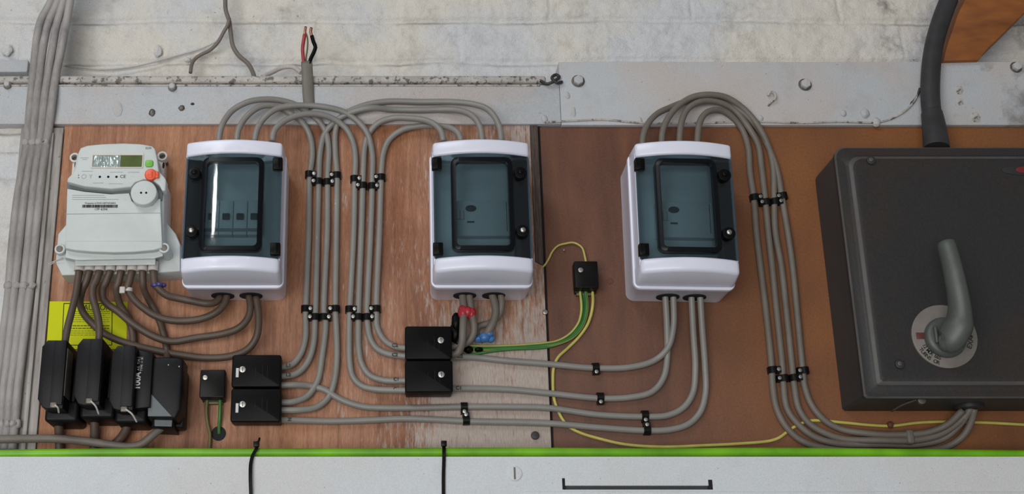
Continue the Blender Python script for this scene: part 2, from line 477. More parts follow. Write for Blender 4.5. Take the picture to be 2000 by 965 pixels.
tag(lbo, 'pale plywood board with vertical grain and flaking whitewash carrying the meter', 'board')
sb = prism([(bxs+.0004, zn+.0064), (bxr, zn+.0004), (bxr, bz1), (bxs+.0004, bz1)], -.0032, .0010, .0006)
tag(from_bm('edge_strip', sb, M['edge'], None, (0,0,0)), 'narrow weathered grey timber strip beside the middle fuse box', 'timber strip')
rxl = bxr+.0030
struct('trim_9', box(bxr-.002, rxl+.002, .0036, .0050, bz0, bz1), M['darkvoid'])  # dark strip added behind the board gap, standing in for its shade
rb = prism([(rxl, bz0), (1.10, bz0), (1.10, P(1500, 248, 0).z), (rxl, P(1500, 248, 0).z)], -.0032, 0, .0008)
tag(from_bm('brown_board', rb, M['ply2'], None, (0,0,0)), 'smooth red-brown board behind the right-hand fuse box and the isolator', 'board')
hole = P(427, 847, 0)
# cable hole in the plywood, a dark lined socket standing proud by a hair
b = bmesh.new(); n = 28
hp = [(hole.x+.0092*math.cos(2*PI*i/n), hole.z+.0092*math.sin(2*PI*i/n)) for i in range(n)]
tag(from_bm('cable_hole', prism(hp, -.001, .0004), M['darkvoid'], None, (hole.x, 0, hole.z)), 'round dark cable hole in the plywood under the left terminal block', 'hole')

# left batten with its ridge, ledges and conduit
bx0 = P(37, 300, 0).x; bx1 = bxl-.0008
o = struct('trim_3', box(bx0, bx1, -.002, WY+.004, 1.50, P(100, 250, 0).z, .0015), M['batten'])
struct('trim_4', box(P(93, 300, .006).x, P(102, 300, .006).x, -.007, -.0015, 1.50, P(100, 262, 0).z, .002), M['batten'])
struct('trim_5', box(P(112, 300, .003).x, P(120, 300, .003).x, -.004, -.0015, 1.50, P(100, 262, 0).z, .001), M['batten'])
struct('trim_6', box(-.70, P(60, 125, -.04).x, .028, WY+.004, P(30, 142, -.03).z, P(30, 117, -.03).z, .003), M['plank'])
zc = P(500, 155, .002).z
b = box(-.70, P(1062, 155, -.02).x, -.0030, WY+.004, zc-.0052, zc+.0058, .0035, 3)
struct('trim_7', b, M['conduit'])
struct('trim_8', box(-.70, P(1050, 155, -.02).x, -.0052, .02, zt_left-.0022, zt_left+.0004, .0008), M['conduit'])

# ---------------------------------------------------------------- painted lumps, bolts and scraps on the planks
def blob(name, px, py, r, d, m, label, cat, sq=1.0, dep=.6, seed=0, group=None, base=-.003):
    if py < 246 and d > -.01: d = PF+.0002
    c = P(px, py, d); b = bmesh.new()
    bmesh.ops.create_icosphere(b, subdivisions=3, radius=1)
    for v in b.verts:
        k = 1+.22*noise.noise(v.co*1.6+Vector((seed, 0, 0)))
        v.co = Vector((v.co.x*r*k, v.co.y*r*dep*k, v.co.z*r*sq*k))+c
    return tag(from_bm(name, b, m, None, c), label, cat, group)
def bolt(px, py, r, label, d=.0042, m=None, hexa=True):
    c = P(px, py, d); e = empty('bolt', c, label, 'bolt')
    b = cyl(c+Vector((0,.001,0)), r*1.35, .0022, n=24, bev=.0005)
    from_bm('washer', b, M['dullsteel'], e)
    b = cyl(c+Vector((0,-.0008,0)), r, .006, n=6 if hexa else 20, bev=.0008)
    from_bm('bolt_head', b, m or M['plank'], e)
bolt(1129, 159, .0068, 'white painted bolt with a dark ring near the left end of the upper plank')
bolt(1572, 166, .0068, 'white painted square-headed bolt in the middle of the upper plank')
bolt(1984, 132, .0062, 'painted bolt head in the sooty top right corner of the upper plank')
bolt(337, 171, .0045, 'small painted bolt on the left plank under the chipped conduit')
bolt(15, 167, .0042, 'small painted bolt at the far left edge under the conduit')
blob('paint_lump', 308, 100, .0062, -.056, M['brick'], 'painted wall plug stub on the brick above the conduit', 'wall plug', 1.5, seed=1)
blob('paint_lump', 14, 98, .0075, -.056, M['brick'], 'rough paint lump on the brick at the far left edge', 'wall plug', 1.3, seed=2)
blob('paint_lump', 366, 117, .0048, -.056, M['brick'], 'small flaky paint lump beside the cut grey wire end', 'wall plug', .7, seed=3)
blob('rusty_nail_head', 297, 220, .0042, -.003, M['dullsteel'], 'rusty nail head on the left plank above the meter', 'nail', 1.3, seed=4)
blob('rusty_nail_head', 355, 211, .0042, -.003, M['dullsteel'], 'dull round nail head on the plank right of the rusty nail', 'nail', 1.0, seed=5)
blob('nail_hole', 376, 203, .0026, -.003, M['iso_dark'], 'tiny dark nail hole on the left plank beside the dull nail head', 'nail hole', .7, seed=6)
blob('paint_lump', 230, 213, .006, -.0035, M['plank'], 'blistered paint patch on the left plank', 'paint blister', 1.8, .25, seed=7)
for i, (x, y, s, t) in enumerate([(1108, 187, 1.6, 'just below the white bolt with the dark ring'), (1120, 219, 2.0, 'upright on the upper plank above the board joint')]):
    blob('paint_lump', x, y, .0038, -.0025, M['plank'], 'oval painted cable clip stub '+t, 'painted clip', s, .6, seed=11+i)
for i, (x, y, r, t) in enumerate([(1063, 232, .0042, 'on the thin wire above the narrow timber strip'), (1249, 236, .004, 'at the thin wire left of the right fuse box cables'),
                                  (1485, 232, .004, 'at the thin wire right of the right fuse box cables'), (1647, 222, .0042, 'on the plank left of the taller lump near the black cable'),
                                  (1688, 222, .0062, 'tall and knobbly on the plank near the black cable'), (1711, 239, .0058, 'where the thin wire bends up towards the black cable')]):
    blob('paint_lump', x, y, r, -.001, M['plank'], 'white painted wire clip '+t, 'painted clip', 1.3, .8, seed=21+i)
for i, (x, y, r, t) in enumerate([(1873, 176, .006, 'uppermost of the flaking marks right of the black cable'), (1875, 199, .005, 'lower flaking mark right of the black cable'),
                                  (1905, 230, .007, 'sooty flaking mark above the isolator')]):
    blob('paint_lump', x, y, r, -.0008, M['conduit'], 'rough grey paint flake, '+t, 'paint flake', 1.2, .25, seed=31+i)
# hook at 1505,190
e = cable('painted_hook', [(1500,207,.005),(1506,200,.007),(1514,192,.010),(1513,183,.010),(1504,180,.009),(1500,187,.008)], .0016, M['conduit'], 'small painted hook on the upper plank right of the cable arch', 'hook', step=.001)
e = cable('frayed_scrap', [(1056,158,.004),(1068,164,.008),(1080,160,.010),(1092,150,.008),(1086,146,.008),(1078,152,.010),(1088,162,.010),(1098,160,.008)], .0022, M['iso_dark'], 'dark frayed cable scrap at the right end of the chipped conduit', 'cable scrap', step=.001, n=8)

# thin wires on the wall
W_ = M['conduit']
cable('thin_wire', [(128,129,-.05),(160,132,-.05),(200,136,-.052),(262,130,-.053),(330,113,-.053),(400,92,-.05),(425,78,-.045),(440,55,-.04)], .0013, M['plank'], 'thin white painted wire sagging across the brick above the left conduit', 'wire', n=8)
cable('thin_wire', [(1064,239,.0055),(1120,236,.0055),(1180,234,.0055),(1249,240,.0055),(1330,241,.0055),(1485,238,.0055),(1560,240,.0055),(1640,238,.0055),(1720,238,.0055),(1760,222,.006),(1785,199,.006),(1797,172,.008)], .0015, M['conduit'], 'thin painted wire along the top of the brown board rising to the black cable', 'wire', n=8)
cable('grey_wire', [(446,-150,-.03),(441,-30,-.03),(440,0,-.03),(441,20,-.03),(448,42,-.032),(450,60,-.034),(455,90,-.036),(466,108,-.034),(484,124,-.028),(494,142,-.02),(497,158,-.012),(493,165,-.006)], .0032, M['cable_dirty'], 'grey wire coming down the brick and bending right into the conduit', 'wire', n=10)
cable('grey_wire', [(448,36,-.026),(445,48,-.027),(436,64,-.03),(426,82,-.034),(410,98,-.04),(392,107,-.045),(380,116,-.045),(374,128,-.04),(372,142,-.036)], .0026, M['cable_dirty'], 'short grey wire branching left with a cut end over the brick', 'wire', n=10)
cable('wire_stub', [(512,150,-.02),(530,142,-.03),(552,132,-.036),(572,131,-.034),(588,142,-.028)], .0032, M['plank'], 'white painted wire stub curling behind the flat grey cable', 'wire', n=10)

# cut flat cable
base = P(604, 203, .004)
fc = empty('cut_flat_cable', base, 'flat grey cable standing up with bare red and black cores', 'cable')
cable('sheath', [(606,214,.002),(604,203,.004),(602,185,.006),(601,165,.008),(600,140,.008),(599,121,.008)], .0078, M['sheath'], parent=fc, flat=.42, n=16)
cable('red_core', [(594,128,.008),(592,110,.008),(591,95,.009),(593,80,.009),(595,68,.009)], .0026, M['red'], parent=fc, n=10, step=.002)['label'] = 'red core'
cable('black_core', [(604,128,.008),(607,115,.008),(613,102,.009),(616,92,.009),(612,81,.009),(609,70,.009)], .0028, M['black'], parent=fc, n=10, step=.002)['label'] = 'black core'
cable('earth_core', [(598,128,.007),(598,112,.006),(600,98,.006),(601,84,.007),(600,72,.008),(597,64,.009)], .0012, M['olive'], parent=fc, n=8, step=.002)['label'] = 'thin dull green core'
cable('copper_end', [(595,69,.009),(596,60,.009),(597,52,.010)], .0019, M['copper'], parent=fc, n=8, step=.002)
cable('copper_end', [(609,71,.009),(607,62,.009),(608,54,.010)], .0021, M['copper'], parent=fc, n=8, step=.002)

# ---------------------------------------------------------------- old painted cables, far left
def sc(lst, ox, oy, s): return [(ox+x/s, oy+y/s) for x, y in lst]
old = [
 sc([(560,-420),(430,-180),(345,-60),(318,15),(262,120),(235,220),(215,400),(195,600),(178,800),(168,900)], 0, 0, 3.217)+sc([(107,300),(75,600),(55,860)], 0, 300, 3.217)+sc([(14,300),(-20,600),(-60,960)], 0, 580, 3.217),
 sc([(605,-420),(470,-180),(390,-60),(362,15),(310,130),(278,260),(252,440),(232,620),(217,780),(208,900)], 0, 0, 3.217)+sc([(152,300),(118,600),(98,800)], 0, 300, 3.217)+sc([(60,300),(24,600),(-5,960)], 0, 580, 3.217),
 sc([(640,-420),(510,-180),(425,-60),(398,15),(358,150),(330,300),(300,480),(277,650),(258,820),(248,900)], 0, 0, 3.217)+sc([(203,300),(174,600),(150,830)], 0, 300, 3.217)+sc([(104,300),(66,600),(30,960)], 0, 580, 3.217),
 sc([(680,-420),(545,-180),(455,-60),(440,15),(415,150),(390,290),(357,440),(327,640),(305,820),(292,900)], 0, 0, 3.217)+sc([(247,300),(215,600),(190,850)], 0, 300, 3.217)+sc([(152,250),(112,600),(78,960)], 0, 580, 3.217)]
nm = ['outermost, nearest the bare brick', 'second from the brick', 'third from the brick', 'nearest the plywood board']
for i, path in enumerate(old):
    k = [(x, y, (-.012 if y < 60 else .003) if y < 200 else .0072) for x, y in path]
    cable('painted_cable', [(a_, b_, max(c_, .0105) if 150 < b_ < 250 else c_) for a_, b_, c_ in k], .0057, M['oldcable'], 'white painted cable running down the far left batten, '+nm[i], 'cable', 'painted cables down the left batten', n=12, step=.006)
def old_clip(px, py, wpx, label):
    c = P(px, py, .010); e = empty('painted_clip', P(px, py, .002), label, 'clip')
    b = bmesh.new(); w = wpx/1500
    for k in range(4):
        x = c.x+(k-1.5)*w/3.4
        q = bmesh.new(); bmesh.ops.create_icosphere(q, subdivisions=2, radius=1)
        for v in q.verts:
            s = 1+.25*noise.noise(v.co*2+Vector((k*3+px, 0, 0)))
            v.co = Vector((x+v.co.x*w/5.5*s, -.0105+v.co.y*.0042*s, c.z+v.co.z*.006*s))
        join(b, q)
    from_bm('strap', b, M['oldcable'], e)
    from_bm('nail', cyl((c.x+w*.33, -.0145, c.z), .0018, .0014, n=12), M['dullsteel'], e)
old_clip(70, 278, 46, 'paint covered clip on the white cables beside the top corner of the plywood')
old_clip(39, 558, 50, 'paint covered clip on the white cables level with the meter cable entries')
old_clip(20, 828, 34, 'paint covered clip on the white cables near the lime green cable')

# ---------------------------------------------------------------- trunking, lime cable, cable ties
TD = .052
tz = P(1000, 892, TD).z
tr = empty('cable_trunking', (0, -.0, tz-.07), 'white painted metal trunking along the bottom below the lime green cable', 'trunking')
slot_a = P(1101, 957, TD); slot_b = P(1390, 945, TD)
zb = tz-.10
zs = P(1250, 958, TD).z
# front plate with a long slot: built from blocks around the slot
sx0, sx1 = slot_a.x, slot_b.x
sz1 = P(1250, 948.5, TD).z; sz0 = P(1250, 956.5, TD).z
b = box(-.70, 1.10, -.045, .0, zb, tz)
b2 = box(-.70, sx0, -TD, -.0452, zb, tz); join(b, b2)
b2 = box(sx1, 1.10, -TD, -.0452, zb, tz); join(b, b2)
b2 = box(sx0, sx1, -TD, -.0452, sz1, tz); join(b, b2)
b2 = box(sx0, sx1, -TD, -.0452, zb, sz0); join(b, b2)
from_bm('body', b, M['trunking'], tr)
from_bm('slot', box(sx0, sx1, -.0480, -.0453, sz0, sz1), M['iso_side'], tr)
b = box(sx0-.0015, sx0+.0020, -TD-.0003, -TD+.004, sz0, P(1101, 934, TD).z, .0004)
from_bm('slot_catch', b, M['darkvoid'], tr)
b = box(sx1-.0040, sx1+.0010, -TD-.0003, -TD+.004, sz0, P(1390, 937, TD).z, .0004)
from_bm('slot_catch', b, M['darkvoid'], tr)
lz = P(1000, 961, TD).z
from_bm('lower_lip', box(P(1020,961,TD).x, 1.10, -TD-.0022, -TD-.0002, zb, lz, .0006), M['trunking'], tr)
c = P(1005, 925, TD)
sc_ = cyl(c, .0088, .0016, n=32, bev=.0006)
so = from_bm('screw_head', sc_, M['trunking'], tr)
from_bm('screw_slot', box(c.x-.0011, c.x+.0011, -TD-.0019, -TD-.0015, c.z-.0072, c.z+.0072), M['dullsteel'], so)
cable('lime_green_cable', [(x, y, TD-.007) for x, y in [(-120,889),(0,887),(250,884),(500,884.5),(750,884),(1000,883),(1250,884),(1500,883),(1750,885),(2000,888),(2120,889)]], .0054, M['lime'], 'thick lime green earth cable lying along the top of the white trunking', n=16, step=.01)
def ziptie(xt, path, label, head):
    base = P(*path[-1][:2], TD)
    e = empty('cable_tie', base, label, 'cable tie')
    pts = [P(x, y, d) for x, y, d in path]
    sp = spline([Vector((*p, 1)) for p in pts], .003)
    b = bmesh.new(); prev = None
    for s in sp:
        q = []
        for dx, dd in ((-.0021, 0), (.0021, 0), (.0021, -.0012), (-.0021, -.0012)): q.append(b.verts.new((s[0]+dx, s[1]+dd, s[2])))
        if prev:
            for i in range(4): b.faces.new((prev[i], prev[(i+1) % 4], q[(i+1) % 4], q[i]))
        else: b.faces.new(q)
        prev = q
    b.faces.new(prev)
    from_bm('strap', b, M['black'], e)
    h = P(*head)
    from_bm('head', box(h.x-.0035, h.x+.0035, h.y-.0035, h.y+.0015, h.z-.0035, h.z+.0035, .001), M['clip'], e)
    return e
e = ziptie(0, [(503,870,TD-.006),(500,878,TD+.001),(494,889,TD+.0015),(490,905,TD+.003),(489,930,TD+.004),(490,965,TD+.003),(491,1000,TD+.001)], 'black cable tie round the trunking, curved, below the pair of black boxes', (501,868,TD-.006))
cable('tail', [(503,866,TD-.006),(506,860,TD-.006),(507,856,TD-.008)], .0014, M['black'], parent=e, n=6, step=.002)
ziptie(0, [(867,872,TD-.006),(867,878,TD+.001),(867,893,TD+.0012),(866,930,TD+.0014),(866,965,TD+.0012),(866,1000,TD+.001)], 'straight black cable tie round the trunking, left of the slotted screw', (867,867,TD-.006))

# ---------------------------------------------------------------- white enclosures
def lid_shell(bm_out, z0, z1, dz, w=.1212, dA=.060, dB=.098, bulge=.006, bev=.003, inner=False):
    """block spanning the lid width, front face bowed outwards"""
BU = .0125
def bowed(x0, x1, z0, z1, d0, d1, bulge, bev, wtot=.1212, draft=0.0, nseg=14, zdr0=0.0, zdr1=0.0):
    """block between x0..x1, z0..z1 from depth d0 to d1 whose front bows by bulge; zdr: back ring offset down/up"""
    b = bmesh.new()
    def fy(x): return -(d1+bulge*(1-(2*x/wtot)**2))
    cols = []
    for i in range(nseg+1):
        t = i/nseg; xf = x0+(x1-x0)*t; xb = (x0-draft)+(x1-x0+2*draft)*t
        cols.append([b.verts.new((xf, fy(xf), z0)), b.verts.new((xf, fy(xf), z1)), b.verts.new((xb, -d0, z1+zdr1)), b.verts.new((xb, -d0, z0-zdr0))])
    for A, B in zip(cols, cols[1:]):
        for k in range(4): b.faces.new((A[k], A[(k+1) % 4], B[(k+1) % 4], B[k]))
    b.faces.new(cols[0]); b.faces.new(list(reversed(cols[-1])))
    bmesh.ops.recalc_face_normals(b, faces=b.faces)
    if bev:
        e = [e for e in b.edges if len(e.link_faces) == 2 and e.calc_face_angle(0) > .6]
        bmesh.ops.bevel(b, geom=e, offset=bev, segments=3, profile=.5, affect='EDGES')
    return b
def enclosure(px, py, label, hinge, inside, roll=0, ent=(-.0165, .0195)):
    """px,py: bottom centre of the back, on the board"""
    o = P(px, py, 0)
    e = empty('consumer_unit', (0,0,0), label, 'fuse box', 'white fuse boxes with smoked doors')
    W = .1255
    # base
    b = bmesh.new()
    def rr(w, z0, z1, r, d): return [Vector((x, -d, z)) for x, z in rrect(-w/2, w/2, z0, z1, r, 6)]
    b = loft([rr(W, .001, .181, .010, .0005), rr(W, .001, .181, .010, .004), rr(W+.0006, .0005, .1815, .0095, .050), rr(W+.0022, -.0006, .1826, .0095, .0525), rr(W+.0026, -.0008, .1828, .0095, .0555), rr(W+.0016, -.0002, .1822, .009, .0585), rr(W-.003, .0025, .1795, .008, .0598), rr(W-.006, .004, .178, .007, .0598)])
    from_bm('base', b, M['white'], e)
    # lid: bottom bar, top bar, side walls
    lid = bowed(-.0606, .0606, .0085, .0272, .058, .0955, BU, .0045, draft=.0016, zdr0=.0065)
    join(lid, bowed(-.0606, .0606, .1625, .1812, .058, .0955, BU, .0032, draft=.0016, zdr1=.0))
    for s in (-1, 1):
        x = s*.0598
        q = loft([[Vector((x-.0016, -.058, .02)), Vector((x+.0016, -.058, .02)), Vector((x+.0016, -.058, .17)), Vector((x-.0016, -.058, .17))],
                  [Vector((x-.0014, -.0900, .02)), Vector((x+.0010, -.0900, .02)), Vector((x+.0010, -.0900, .17)), Vector((x-.0014, -.0900, .17))]])
        join(lid, q)
    from_bm('lid', lid, M['white'], e)
    # inner cover with the devices
    from_bm('inner_cover', box(-.0582, .0582, -.0705, -.0600, .0262, .1636, .0006), M['breaker'], e)
    if inside == 'breakers':
        for k in range(4):
            x = -.0265+k*.0177
            br = from_bm('circuit_breaker', box(x-.0085, x+.0085, -.0825, -.0706, .062, .108, .0008), M['breaker'], e)
            from_bm('toggle', box(x-.0045, x+.0045, -.0865, -.0826, .0815, .0895, .0008), M['breaker_dk'], br)
        from_bm('label_strip', box(-.036, .036, -.0829, -.0826, .066, .0705), M['faint'], e)
    else:
        x0 = -.036
        br = from_bm('residual_current_device', box(x0, x0+.072, -.0825, -.0706, .060, .107, .0008), M['breaker'], e)
        from_bm('test_button', prism([(-.0135+.0068*math.cos(a*PI/8), .0965+.0042*math.sin(a*PI/8)) for a in range(16)], .0825, .0845, .0006), M['breaker_dk'], br)
        from_bm('switch_slot', box(-.0185, -.0095, -.0836, -.0826, .0775, .0795, .0003), M['breaker_dk'], br)
        from_bm('printed_lines', box(.031, .0318, -.0828, -.0826, .066, .105), M['breaker_dk'], br)
        t = box(-.033, -.0325, -.0828, -.0826, .082, .094)
        for q in (-.0275, -.0225): box(q, q+.0005, -.0828, -.0826, .082, .094, bm=t)
        box(-.033, -.022, -.0828, -.0826, .082, .0824, bm=t)
        from_bm('printed_diagram', t, M['breaker_dk'], br)
    # smoked door
    def rim(d0, d1, x0, x1, z0, z1, t, r, m, nm, par):
        O = rrect(x0, x1, z0, z1, r, 6); I = rrect(x0+t, x1-t, z0+t, z1-t, max(r-t*.6, .001), 6)
        q = bmesh.new(); n = len(O)
        def fy(x, d): return -(d+BU*(1-(2*x/.1212)**2))
        L = [[q.verts.new((x, fy(x, d), z)) for x, z in o_] for o_, d in ((O, d0), (O, d1-.0008), (rrect(x0+.0008, x1-.0008, z0+.0008, z1-.0008, r, 6), d1), (I, d1), (I, d0))]
        for k in range(5):
            A, B = L[k], L[(k+1) % 5]
            for i in range(n): q.faces.new((A[i], A[(i+1) % n], B[(i+1) % n], B[i]))
        return from_bm(nm, q, m, par)
    dz0, dz1 = .0276, .1621
    door = from_bm('door', bowed(-.0607, .0607, dz0, dz1, .0905, .0930, BU, .0, nseg=20), M['smoke'], e)
    door['label'] = 'smoked see-through door'
    rim(.0855, .0962, -.0388, .0388, .0335, .1575, .0060, .0090, M['rim'], 'window_rim', door)
    # dark latch side strip and hinge blocks
    hs = -1 if hinge == 'left' else 1
    for z in (.152, .0385):
        h = box(-.0066, .0058, -.0985, -.0885, z-.0078, z+.0078, .0012)
        box(-.0022, .0022, -.0998, -.0980, z-.0065, z+.0065, .0005, bm=h)
        bmesh.ops.translate(h, verts=h.verts, vec=(hs*.0556, 0, 0))
        from_bm('hinge', h, M['black'], door)
    bk = box(-.0085, .0092, -.0895, -.0710, .030, .160, .001)
    bmesh.ops.translate(bk, verts=bk.verts, vec=(-hs*.0490-(.00035), 0, 0))
    from_bm('latch_channel', bk, M['rim'], e)
    for z, tr_ in ((.137, 0), (.0595, 1)):
        x = -hs*.0485
        l = cyl((x, -.093, z), .0080, .0105, n=28, bev=.0012)
        lo = from_bm('latch', l, M['black'], door)
        q = bmesh.new(); bmesh.ops.create_uvsphere(q, u_segments=16, v_segments=10, radius=1)
        for v in q.verts: v.co = Vector((x+v.co.x*.0036, -.1036+v.co.y*.0018, z+.001+v.co.z*.0036))
        from_bm('latch_screw', q, M['steel'] if tr_ else M['black'], lo)
    # cable entries in the underside
    for x in ent:
        pts = [(x+.0148*math.cos(2*PI*i/32), -.0225+.0145*math.sin(2*PI*i/32)) for i in range(32)]
        q = loft([[Vector((a, y, z)) for a, y in pts] for z in (.004, -.0002)])
        from_bm('cable_entry', q, M['darkvoid'], e)
    for x in (-.0365, -.0135, .0095, .0325):
        q = cyl((x, -.033, .1805), .0062, .0055, axis='Z', n=20)
        from_bm('cable_gland', q, M['black'], e)
    # placement
    e.location = o; e.rotation_euler = (0, roll, 0)
    return e
enclosure(464, 588.5, 'white fuse box beside the meter, door hinged on its right, row of breaker switches inside', 'right', 'breakers')
enclosure(935, 588, 'white fuse box in the middle on the pale plywood, taped cables below', 'left', 'rcd', ent=(-.0195, .0175))
enclosure(1317.5, 591, 'white fuse box on the red-brown board, leaning slightly right', 'left', 'rcd', roll=.018, ent=(-.0135, .0205))

# ---------------------------------------------------------------- grey cables
R1 = .0041
G = M['cable']
gA = 'cables leaving the top of the left fuse box'; gB = 'cables leaving the top of the middle fuse box'
up = .033
def gc(path, label, group, r=R1, m=G, d=None, **k):
    path = [(q[0], q[1], max(q[2] if len(q) > 2 else (d or LO), (r+PF+.0012) if 120 < q[1] < 252 else 0)) for q in path]
    return cable('power_cable', path, r, m, label, 'cable', group, d=d, **k)
LO = R1+.0008; HI = R1*3+.0012; HH = R1*5+.001
L1 = [(427,276,up),(430,256,up),(438,236,up-.004),(455,215,up-.008),(485,199,.024),(520,194,.020),(552,197,.014),(580,206,LO),(605,222,LO),(624,238,LO),(636,258,LO),(642,290,LO),(641,320,LO),(640,345,LO),(639,450,LO),(633,610,LO),(636,630,LO),(629,697,LO),(620,745,LO),(600,774,.008),(572,785,.013),(545,786,.015)]
L2 = [(462,276,up),(465,256,up),(475,236,up-.004),(492,218,.026),(510,208,.022),(532,206,.018),(553,214,.012),(574,226,LO),(594,243,LO),(606,268,LO),(610,300,LO),(605,345,LO),(603,450,LO),(597,610,LO),(596,663,LO),(586,694,LO),(569,713,.008),(545,718,.014)]
L3 = [(497,276,up),(501,256,up),(510,238,up-.003),(525,222,.030),(545,211,.027),(572,206.5,.024),(602,206,.022),(640,210,.020),(672,219,.016),(700,238,.012),(718,262,.009),(727,300,LO),(727,350,LO),(724,450,LO),(717,610,LO),(718,635,LO),(723,661,LO),(735,680,LO),(756,691,.008),(798,697,.014)]
L4 = [(532,276,up),(534,260,up),(542,247,.031),(556,236,.029),(576,227,.027),(602,222.5,.024),(632,225,.020),(658,236,.014),(678,254,.009),(690,280,LO),(694,310,LO),(693,345,LO),(691,450,LO),(683,610,LO),(682,663,LO),(683,707,LO),(689,736,LO),(705,753,LO),(729,760,.008),(798,763,.014)]
gc(L1, 'grey cable from the left fuse box, highest arch, third in the left bunch', gA)
gc(L2, 'left fuse box cable tucked under the highest arch, leftmost in the left bunch', gA)
gc(L3, 'left fuse box cable arching over to the upper centre black box', gA)
gc(L4, 'left fuse box cable with the lowest arch, leftmost in the right bunch', gA)
B1 = [(979,276,up),(976,250,up),(966,228,.030),(950,212,.026),(922,203,.020),(880,199,.014),(820,199,.010),(760,198,.009),(722,203,.010),(694,212,.010),(674,222,.010),(661,236,.009),(655,258,LO),(655,300,LO),(658,340,LO),(657,450,LO),(655,610,LO),(656,628,LO),(658,697,LO),(653,745,LO),(641,777,LO),(617,796,.008),(583,801,.013),(545,801,.015)]
B2 = [(942,276,up),(939,253,up),(930,234,.030),(914,221,.024),(890,215,.016),(860,214,.010),(820,215,.009),(765,214,.009),(725,211,.0195),(694,217,.018),(668,228,.012),(648,243,LO),(633,264,LO),(625,300,LO),(623,345,LO),(620,450,LO),(616,610,LO),(615,628,LO),(612,673,LO),(600,709,LO),(579,730,.008),(545,736,.014)]
B3 = [(866,276,up),(862,258,up),(850,244,.030),(830,235,.024),(800,231,.018),(766,231,.012),(738,241,.009),(720,262,LO),(712,290,LO),(710,320,LO),(709,345,LO),(706,450,LO),(700,610,LO),(700,628,LO),(701,684,LO),(707,712,LO),(722,733,LO),(749,743,.008),(798,744,.014)]
B4 = [(901,276,up),(895,260,up),(880,250,.028),(855,246,.018),(820,246,.010),(785,254,.008),(761,272,LO),(749,298,LO),(745,330,LO),(744,350,LO),(741,450,LO),(735,610,LO),(737,640,LO),(750,664,LO),(770,677,.008),(798,681,.014)]
gc(B1, 'middle fuse box cable with the widest arch, rightmost in the left bunch', gB)
gc(B2, 'middle fuse box cable just under the widest arch, second in the left bunch', gB)
gc(B3, 'leftmost cable on top of the middle fuse box, second in the right bunch', gB)
gc(B4, 'grey cable sweeping low from the middle fuse box, rightmost in the right bunch', gB)
gR = 'cables running to the underside of the right fuse box'
rc = [
 ([(540,753,.014),(575,752,.012),(605,754,LO),(635,762,LO),(657,776,LO),(681,787,LO),(712,795,LO),(753,797,LO),(804,797,LO),(889,795,LO),(992,795,LO),(1070,797,LO),(1167,810,LO),(1260,814,LO),(1305,811,LO),(1335,796,LO),(1353,768,LO),(1358,720,.010),(1354,650,.015),(1350,572,.024)], 'grey cable from the upper left black box dipping under the bunch'),
 ([(540,820,.015),(575,821,.010),(650,823,LO),(718,821,LO),(787,818,LO),(855,820,LO),(910,823,LO),(1070,827,LO),(1167,835,LO),(1260,841,LO),(1310,839,LO),(1345,828,LO),(1368,804,LO),(1378,766,LO),(1377,715,.012),(1372,650,.015),(1367,572,.024)], 'lowest grey cable from the bottom left black box to the right fuse box'),
 ([(875,697,.014),(905,697,.009),(935,699,LO),(992,705,LO),(1070,711,LO),(1162,719,LO),(1232,717,LO),(1278,704,LO),(1304,680,.010),(1315,640,.015),(1315,572,.024)], 'uppermost grey cable from the centre black boxes to the right fuse box'),
 ([(875,760,.014),(905,759,.009),(992,761,LO),(1070,768,LO),(1171,778,LO),(1232,776,LO),(1274,765,LO),(1296,738,LO),(1303,700,LO),(1303,650,.013),(1299,572,.024)], 'second grey cable from the centre black boxes to the right fuse box')]
ro = [gc(p, l, gR) for p, l in rc]
gE = 'cables leaving the top of the right fuse box'
R2 = .0042; L5 = R2+.0008
def down(xs): return [(xs[0],385),(xs[1],450),(xs[2],520),(xs[3],600),(xs[4],715),(xs[5],752)]
E = [
 ([(1362,284,up),(1363,262,up),(1367,238,.030),(1380,220,.026),(1403,215,.018),(1427,226,.011),(1449,252,L5),(1461,287,L5),(1465,338,L5)]+down([1472,1477,1485,1495,1507,1509])+[(1516,796),(1532,829),(1558,856),(1590,871),(1640,880),(1700,882),(1790,882),(1850,872),(1880,852,.012),(1896,826,.02),(1903,798,.03)], 'lowest arch, outermost round the bottom bend'),
 ([(1327,284,up),(1328,260,up),(1332,235,.030),(1345,211,.026),(1370,198,.022),(1402,199,.016),(1433,214,.010),(1460,246,L5),(1480,282,L5),(1487,325,L5)]+down([1494,1500,1508,1516,1528,1530])+[(1537,798),(1556,826),(1588,852),(1634,866),(1722,868),(1792,868),(1845,855,.008),(1877,826,.018),(1896,796,.03)], 'second lowest arch, second round the bottom bend'),
 ([(1292,284,up),(1294,258,up),(1304,232,.030),(1328,204,.026),(1355,189,.024),(1386,185,.022),(1420,191,.018),(1454,214,.012),(1480,245,.008),(1500,284,L5),(1510,325,L5)]+down([1512,1514,1526,1535,1547,1551])+[(1560,798),(1581,828),(1616,848),(1651,858),(1722,860,.012),(1792,859,.014),(1843,845,.016),(1882,815,.022),(1897,794,.03)], 'highest arch, third round the bottom bend'),
 ([(1254,284,up),(1257,262,up),(1266,241,.030),(1284,222,.024),(1309,210,.018),(1335,200,.012),(1372,193,.008),(1412,198,.007),(1450,220,L5),(1484,256,L5),(1506,300,L5),(1519,338,L5)]+down([1527,1538,1548,1556,1567,1571])+[(1584,789),(1609,820),(1641,838),(1687,846,.010),(1757,849,.014),(1814,844,.018),(1850,829,.024),(1880,802,.03)], 'leftmost on the right fuse box, innermost round the bottom bend')]
for p, l in E: gc(p, 'dusty cable to the isolator, '+l, gE, R2, M['cable_dirty'], L5)
st = empty('cable_strap', P(1776, 852, 0), 'grey strap holding the dusty cables under the isolator', 'strap')
